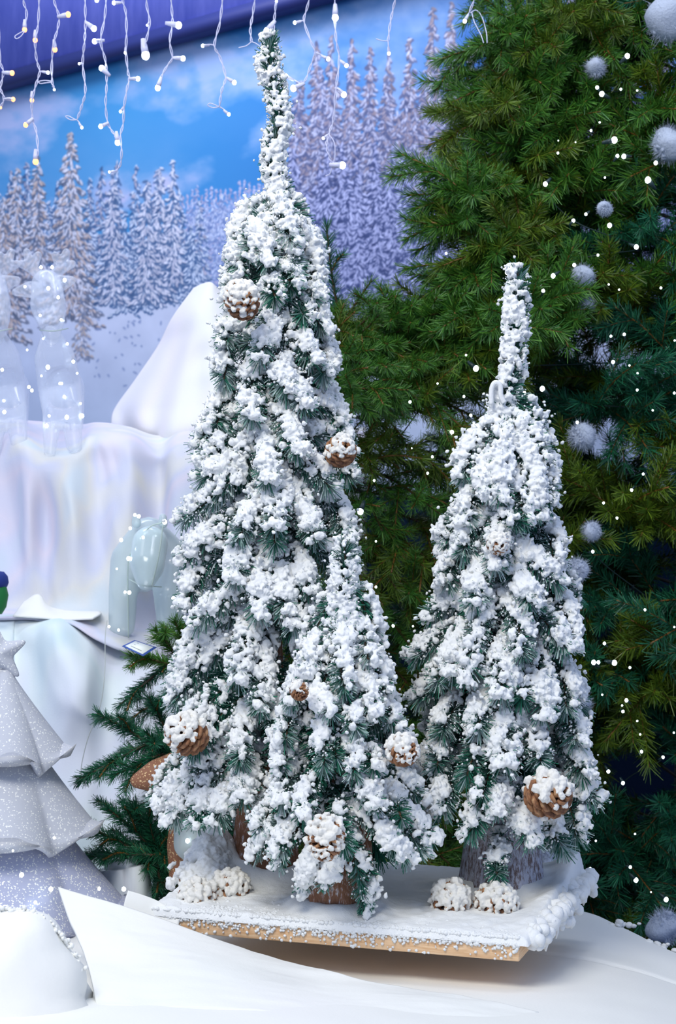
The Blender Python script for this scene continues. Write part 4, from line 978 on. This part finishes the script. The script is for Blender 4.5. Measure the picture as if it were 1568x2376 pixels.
strand('icicle light strand with two amber bulbs and a small white end bulb', px_([(240,TOP),(250,20),(268,75),(262,130),(246,190),(236,280),(237,370),(243,395)]), bl([(310,66,10,1,2),(250,226,9,1,4),(247,408,4,0,7)]), loops=[px_([(237,370),(205,366),(176,371),(185,380),(215,376),(237,374)])])
strand('icicle light strand ending in a single white bulb low over the cloudy sky', px_([(386,TOP),(388,100),(384,190),(376,290),(388,410),(372,480),(350,545)]), bl([(427,130,10,0,1),(360,290,4,0,3),(372,580,5,0,6)]), loops=[px_([(350,545),(320,545),(298,530),(312,528),(335,540),(350,545)])])
strand('icicle light strand with bright bulbs whose tip meets its right neighbour', px_([(484,TOP),(476,80),(458,185),(478,270),(484,330),(484,400),(480,475),(490,560),(515,605),(533,632)]), bl([(440,2,7,0,0),(430,188,9,0,2),(462,310,10,0,4),(458,575,8,0,7),(535,648,10,0,9)]))
strand('long icicle light strand ending left in a small bulb over the mural treetops', px_([(556,TOP),(560,12),(572,60),(575,150),(573,240),(582,330),(588,358),(578,400),(565,480),(560,560),(547,620),(553,690),(546,750),(525,780)]), bl([(518,13,7,0,1),(570,240,5,0,4),(627,358,8,0,6),(548,507,5,0,8),(497,782,4,0,13)]))
strand('short icicle light strand ending in the largest bulb in front of the violet board', px_([(664,TOP),(668,30),(680,100),(668,170),(657,215),(660,240)]), bl([(662,252,15,0,5),(668,115,3,0,2)]))
strand('icicle light strand forking at the board edge with two bright bulbs', px_([(775,TOP),(782,60),(783,110),(772,190),(783,262),(760,300),(735,345),(722,385)]), bl([(812,115,12,0,2),(832,266,9,0,4),(717,400,10,0,7)]))
strand('icicle light strand left of the flocked tree tip with a curled loose loop', px_([(1014,TOP),(1000,100),(975,205),(1000,260),(1025,350),(1008,410),(997,485)]), bl([(922,208,6,0,2),(1065,375,8,0,4),(1040,520,6,0,6)]), loops=[px_([(997,485),(970,490),(945,480),(955,470),(980,478),(997,487)])])
strand('bare icicle light cable with two curled ends left of the flocked tree tip', px_([(1162,TOP),(1150,60),(1138,130),(1143,190)]), [], loops=[px_([(1143,190),(1120,208),(1085,217)]), px_([(1143,190),(1160,196),(1185,212)])])
strand('icicle light strand with one bright bulb beside the flocked tree tip', px_([(1258,TOP),(1252,40),(1246,100),(1240,170)]), bl([(1257,6,5,0,1),(1213,142,12,0,2)]))
strand('icicle light strand right of the flocked tree tip with several bulbs', px_([(1412,TOP),(1395,40),(1382,95),(1410,180),(1432,240),(1412,300),(1390,360),(1372,385)]), bl([(1340,103,6,0,2),(1492,268,7,0,4),(1334,402,11,0,7),(1300,347,8,0,7)]))
strand('longest icicle light strand in front of the left part of the tall mural forest', px_([(1522,TOP),(1522,80),(1528,180),(1542,270),(1528,400),(1516,540),(1495,610),(1485,660),(1500,720),(1512,750)]), bl([(1524,80,12,0,1),(1575,298,7,0,3),(1563,430,10,0,4),(1470,628,5,0,6),(1557,752,12,0,9)]), loops=[px_([(1495,610),(1520,650),(1522,710),(1512,750)]), px_([(1512,750),(1500,790),(1480,800)])])
strand('single bulb icicle strand hanging before the middle treetops of the mural', [(920,-14),(912,20),(905,55),(900,95)], [(902,124,6,0,3)], loops=[[(900,95),(885,94),(872,90)]])
strand('rightmost icicle light strand, its cable dipping behind the big green tree', [(1104,-14),(1096,10),(1088,30)], [(1078,49,7,0,2)], loops=[[(1090,30),(1105,24),(1118,40),(1128,75),(1130,100)],[(1094,28),(1100,50),(1115,80),(1122,100)]])

# ------------------------------------------------------------------ clear figures and other small things at the left
def skin(name, chain, material, parent, org, voxel=0.0042):
    """one smooth blown-plastic body from joints: points [(px,py,D)], radii, edges"""
    pts, rad, edges = chain; C_, R_ = [], []
    W = [np.array(P(*p))-org for p in pts]
    for i, j in edges:
        n = max(2, int(np.linalg.norm(W[i]-W[j])/(0.25*min(rad[i], rad[j]))))
        for k in range(n+1):
            f = k/n; C_.append(W[i]*(1-f)+W[j]*f); R_.append(rad[i]*(1-f)+rad[j]*f)
    ac = Acc(); V, Fc = ICO[2]
    for c, r in zip(C_, R_): ac.add(V*r+c, [Fc])
    o = ac.build(name, material, parent)
    r = o.modifiers.new('melt', 'REMESH'); r.mode = 'VOXEL'; r.voxel_size = max(0.0016, min(voxel, min(rad)*0.3)); r.use_smooth_shade = True
    m_ = o.modifiers.new('smooth', 'SMOOTH'); m_.iterations = 8; m_.factor = 0.6
    FUSE.append(o)
    return o
def reindeer(dx, label, lights, D):
    org = np.array(P(140+dx, 1050, D)); root = thing('acrylic_reindeer', tuple(org), label, 'light up figure', 'clear acrylic reindeer figures')
    q = lambda l: [(x+dx, y, D+dd) for x, y, dd in l]
    # body, neck and four legs
    skin('body', (q([(140,900,0.06),(128,835,0.0),(118,775,-0.02),(122,960,-0.03),(115,1050,-0.04),(165,950,-0.02),(172,1035,-0.03),(150,900,0.16),(135,960,0.18),(130,1020,0.18),(175,960,0.18),(178,1010,0.18)]),
        [.050,.045,.020,.022,.014,.024,.018,.046,.02,.014,.02,.014], [(0,1),(1,2),(0,3),(3,4),(0,5),(5,6),(0,7),(7,8),(8,9),(7,10),(10,11)]), M['acrylic'], root, org)
    skin('head', (q([(108,660,0.0),(112,710,-0.04),(118,742,-0.06),(120,785,-0.01)]), [.034,.039,.030,.016], [(0,1),(1,2),(2,3)]), M['acrylic'], root, org)
    for s, (ex, ey) in ((-1, (36, 678)), (1, (168, 650))):
        skin('ear', (q([(108+s*22, 668 if s < 0 else 655, 0), ((108+ex)/2, (665+ey)/2, 0), (ex, ey, 0)]), [.014,.019,.009], [(0,1),(1,2)]), M['acrylic'], root, org)
        skin('antler', (q([(108+s*10, 645, 0.01), (108+s*34, 622, 0.01), (108+s*46, 585, 0.01), (108+s*20, 592, 0), (108+s*60, 612, 0)]), [.012,.013,.009,.009,.009], [(0,1),(1,2),(1,3),(1,4)]), M['acrylic'], root, org)
    ac = Acc(); tube(ac, crom([np.array(P(92+dx, 766, D-0.06))-org, np.array(P(125+dx, 768, D-0.085))-org, np.array(P(158+dx, 762, D-0.06))-org], 14), 0.0012, 6); ac.build('seam', M['seam'], root)
    for (x, y, s) in lights: bulb(root, P(x, y, D-0.03), s*0.6*D/F, M['led'], None, org)
reindeer(0, 'clear acrylic reindeer figure with white lights standing on the drape before the mural', [(95,620,5),(121,620,5),(58,665,4),(150,650,6),(112,669,6),(135,690,5),(93,732,4),(142,742,4),(100,786,3),(156,798,4),(63,812,3),(111,852,7),(170,839,5),(96,872,3),(179,866,3),(67,898,5),(74,906,5),(139,890,4),(143,890,4),(149,920,4),(190,965,7),(155,968,7),(108,988,6),(114,965,4),(187,936,3)], 3.04)
reindeer(-128, 'second clear acrylic reindeer figure cut off by the left picture edge', [(5,858,5),(9,930,4),(10,956,6)], 3.06)

# cloudy acrylic bear
D = 2.74; org = np.array(P(330, 1482, D)); bear = thing('acrylic_bear', tuple(org), 'cloudy grey acrylic bear figure with white lights left of the tallest flocked tree', 'light up figure')
q = lambda l: [(x, y, D+dd) for x, y, dd in l]
skin('body', (q([(335,1300,0.03),(300,1300,0.02),(345,1245,0.03),(390,1290,0.05),(285,1380,0),(283,1450,0),(390,1380,0),(395,1450,0),(335,1340,0.03)]),
    [.045,.038,.040,.040,.029,.027,.030,.027,.030], [(0,1),(0,2),(1,2),(2,3),(1,4),(4,5),(3,6),(6,7),(0,8),(0,3)]), M['acrylic_bear'], bear, org)
skin('head', (q([(348,1262,-0.04),(342,1310,-0.07),(338,1350,-0.09)]), [.036,.034,.018], [(0,1),(1,2)]), M['acrylic_bear'], bear, org)
for x in (316, 378): skin('ear', (q([(x, 1215, -0.02), (x, 1200, -0.02)]), [.010, .008], [(0, 1)]), M['acrylic_bear'], bear, org)
ac = Acc()
for l in ([(298,1480,-.025),(297,1400,-.03),(297,1310,-.04),(310,1272,-.05),(345,1225,-.06),(378,1212,-.05)], [(378,1218,-.09),(368,1290,-.11),(352,1360,-.11)], [(300,1345,-.06),(330,1358,-.1),(375,1362,-.06)]):
    tube(ac, crom([np.array(P(x, y, D+d))-org for x, y, d in l], 30), 0.0012, 6)
ac.build('seam', M['seam'], bear)
for (x, y, s) in [(313,1195,5),(322,1198,6),(302,1226,5),(281,1253,6),(332,1247,5),(382,1211,8),(298,1296,7),(271,1320,3),(290,1374,4),(300,1375,6),(402,1388,6),(409,1389,5),(253,1454,4),(275,1462,4)]:
    bulb(bear, P(x, y, D-0.07), s*0.6*D/F, M['led'], None, org)

# glitter cone tree with a star at the far left
D = 2.12; org = np.array(P(12, 2150, D)); gt = thing('glitter_cone_tree', tuple(org), 'three tiered white glitter cone tree with a star on top', 'decorative tree')
ppm = D/F
def tier(y_top, r_top, y_bot, r_bot, material, ph, lip):
    ac = Acc(); n = 14; prof = []
    for k in range(n):
        f = k/(n-1); prof.append(((r_top+(r_bot-r_top)*f**1.12)*ppm, -(y_top+(y_bot-y_top)*f)*ppm))
    prof.append(((r_bot-10)*ppm, -(y_bot+lip)*ppm)); prof.append(((r_bot-30)*ppm, -(y_bot+lip-8)*ppm))
    cx, cy, cz = 0.0, 0.0, 2150*ppm
    def rm(th, z):
        s = np.abs(np.cos(2.5*(th-ph))); f = np.clip((-z/ppm-y_top)/(y_bot-y_top), 0, 1)
        return 1-(1-s)*0.26*f
    ac2 = Acc(); lathe(ac2, prof, (cx, cy, cz), 120, rmod=rm)
    V = np.concatenate(ac2.V); th = np.arctan2(V[:, 1], V[:, 0]); low = (V[:, 2] < cz-(y_bot-8)*ppm)
    V[:, 2] += np.where(low, (np.abs(np.cos(2.5*(th-ph)))-0.2)*55*ppm, 0)
    ac.add(V, [np.concatenate(ac2.F[4])]); o = ac.build('tier', material, gt)
    md = o.modifiers.new('t', 'SOLIDIFY'); md.thickness = 0.003
    return o
tier(1555, 8, 1770, 165, M['glit_white'], 0.0, 6)
tier(1740, 75, 1945, 232, M['glit_white'], -0.08, 6)
tier(1910, 120, 2130, 300, M['glit_lilac'], 0.05, 8)
ac = Acc(); sc = (-5, 1518)
star = []
for k in range(10):
    a_ = math.radians(25+36*k); r = 90 if k % 2 == 0 else 38
    star.append(((sc[0]+r*math.cos(a_)-12)*ppm, (2150-(sc[1]-r*math.sin(a_)))*ppm))
V = [(x, 0, z) for x, z in star]+[((sc[0]-12)*ppm, -0.018, (2150-sc[1])*ppm), ((sc[0]-12)*ppm, 0.018, (2150-sc[1])*ppm)]
Fs = [[k, (k+1) % 10, 10] for k in range(10)]+[[(k+1) % 10, k, 11] for k in range(10)]
ac.add(V, [np.array(Fs)]); o = ac.build('star', M['glit_white'], gt, smooth=False)
md = o.modifiers.new('b', 'BEVEL'); md.width = 0.004; md.segments = 3
for (x, y, s) in [(50,2030,8),(118,2063,8),(230,2062,6),(287,2063,8),(82,2094,6),(126,1944,5),(30,1974,4)]:
    rr = 0.0; bulb(gt, P(x, y, D-0.14*max(0.2, 1-abs(x-12)/300)-0.03), s*0.6*D/F, M['led'], None, org)

# brown glitter reindeer half hidden behind the tallest tree
D = 2.17; org = np.array(P(430, 2060, D)); br = thing('glitter_reindeer', tuple(org), 'brown glittered reindeer figure with clear parts half hidden behind the tallest flocked tree', 'light up figure')
q = lambda l: [(x, y, D+dd) for x, y, dd in l]
skin('head', (q([(318,1812,-0.03),(365,1800,-0.02),(420,1790,0.0)]), [.012,.026,.034], [(0,1),(1,2)]), M['glit_brown'], br, org)
skin('body', (q([(440,1900,0.02),(425,1850,0.01),(418,1960,0.0),(414,2030,0.0),(470,1960,0.02),(480,2030,0.02)]), [.032,.028,.022,.016,.024,.016], [(0,1),(0,2),(2,3),(0,4),(4,5)]), M['glit_brown'], br, org)
skin('chest_shell', (q([(448,1915,-0.03),(446,1955,-0.035),(470,1985,-0.03)]), [.030,.030,.022], [(0,1),(1,2)]), M['acrylic_bear'], br, org)
for (x, y, s) in [(435,1951,9),(477,1919,10)]: bulb(br, P(x, y, D-0.075), s*0.55*D/F, M['led'], None, org)

# green plush with a blue cap at the left edge
org = np.array(P(-8, 1426, 2.66)); pl = thing('plush_bottle', tuple(org), 'dark green rounded ornament wearing a navy blue cap at the left picture edge', 'ornament')
ac = Acc(); lathe(ac, [(0.0, 0), (0.010, 0.001), (0.018, 0.014), (0.022, 0.036), (0.018, 0.054), (0.012, 0.062), (0, 0.064)], (0, 0, 0), 24); ac.build('body', M['bottle_green'], pl)
ac = Acc(); lathe(ac, [(0.0, 0.050), (0.020, 0.052), (0.023, 0.060), (0.021, 0.072), (0.014, 0.080), (0, 0.082)], (0, 0, 0), 7); ac.build('cap', M['bottle_blue'], pl, smooth=False)
# price card
D = 2.2; cr_ = [np.array(P(283, 1500, D)), np.array(P(332, 1523, D-0.03)), np.array(P(363, 1503, D)), np.array(P(312, 1486, D+0.04))]
cc = sum(cr_)/4; nrm = np.cross(cr_[1]-cr_[0], cr_[3]-cr_[0]); nrm /= np.linalg.norm(nrm)
if nrm[1] > 0: nrm = -nrm
card = thing('price_card', tuple(cc), 'small white card with blue border on a fir branch left of the tallest tree', 'card')
def slab(name, k, d0, d1, material):
    c4 = [(p-cc)*k for p in cr_]; ac = Acc(); box(ac, [p+nrm*d0 for p in c4]+[p+nrm*d1 for p in c4]); ac.build(name, material, card, smooth=False)
slab('border', 1.0, 0, 0.0008, M['card_blue']); slab('paper', 0.82, 0.0008, 0.0012, M['card'])
ac = Acc()
for k in (-0.25, 0.0, 0.25):
    e = (cr_[1]-cr_[0]); f = (cr_[3]-cr_[0]); p = f*k; a_ = -e*0.25; b_ = e*0.25
    for s_ in (1,): box(ac, [p+a_+nrm*.0012, p+b_+nrm*.0012, p+b_+f*.04+nrm*.0012, p+a_+f*.04+nrm*.0012, p+a_+nrm*.0014, p+b_+nrm*.0014, p+b_+f*.04+nrm*.0014, p+a_+f*.04+nrm*.0014])
ac.build('faint_writing', M['card_ink'], card, smooth=False)
# thin wire hanging from the bear
ac = Acc(); o0 = np.array(P(245, 1440, 2.6))
tube(ac, crom([np.array(P(x, y, D_))-o0 for x, y, D_ in [(248,1440,2.66),(244,1480,2.60),(243,1560,2.50),(232,1640,2.47),(205,1710,2.46),(190,1770,2.46),(188,1800,2.46)]], 50), 0.0007, 6)
tag(ac.build('hanging_wire', M['wire_thin'], origin=None), 'thin pale wire trailing down the aqua tinted mound from the cloudy bear', 'wire').location = o0
# bent flocked pipe loop on the right tree top
ac = Acc(); o0 = np.array(P(1152, 905, 1.92))
tube(ac, crom([np.array(P(x, y, 1.925))-o0 for x, y in [(1140,940),(1140,905),(1148,888),(1160,895),(1162,918),(1170,935)]], 30), 0.0035, 8)
o = ac.build('curled_twig', M['flock'], T2); o.location = o0-np.array(T2.location)

# ------------------------------------------------------------------ bake the melted snow crusts into plain meshes
bpy.context.view_layer.update()
dg = bpy.context.evaluated_depsgraph_get()
new = [(o, bpy.data.meshes.new_from_object(o.evaluated_get(dg))) for o in FUSE]
for o, me in new:
    o.modifiers.clear(); o.data = me
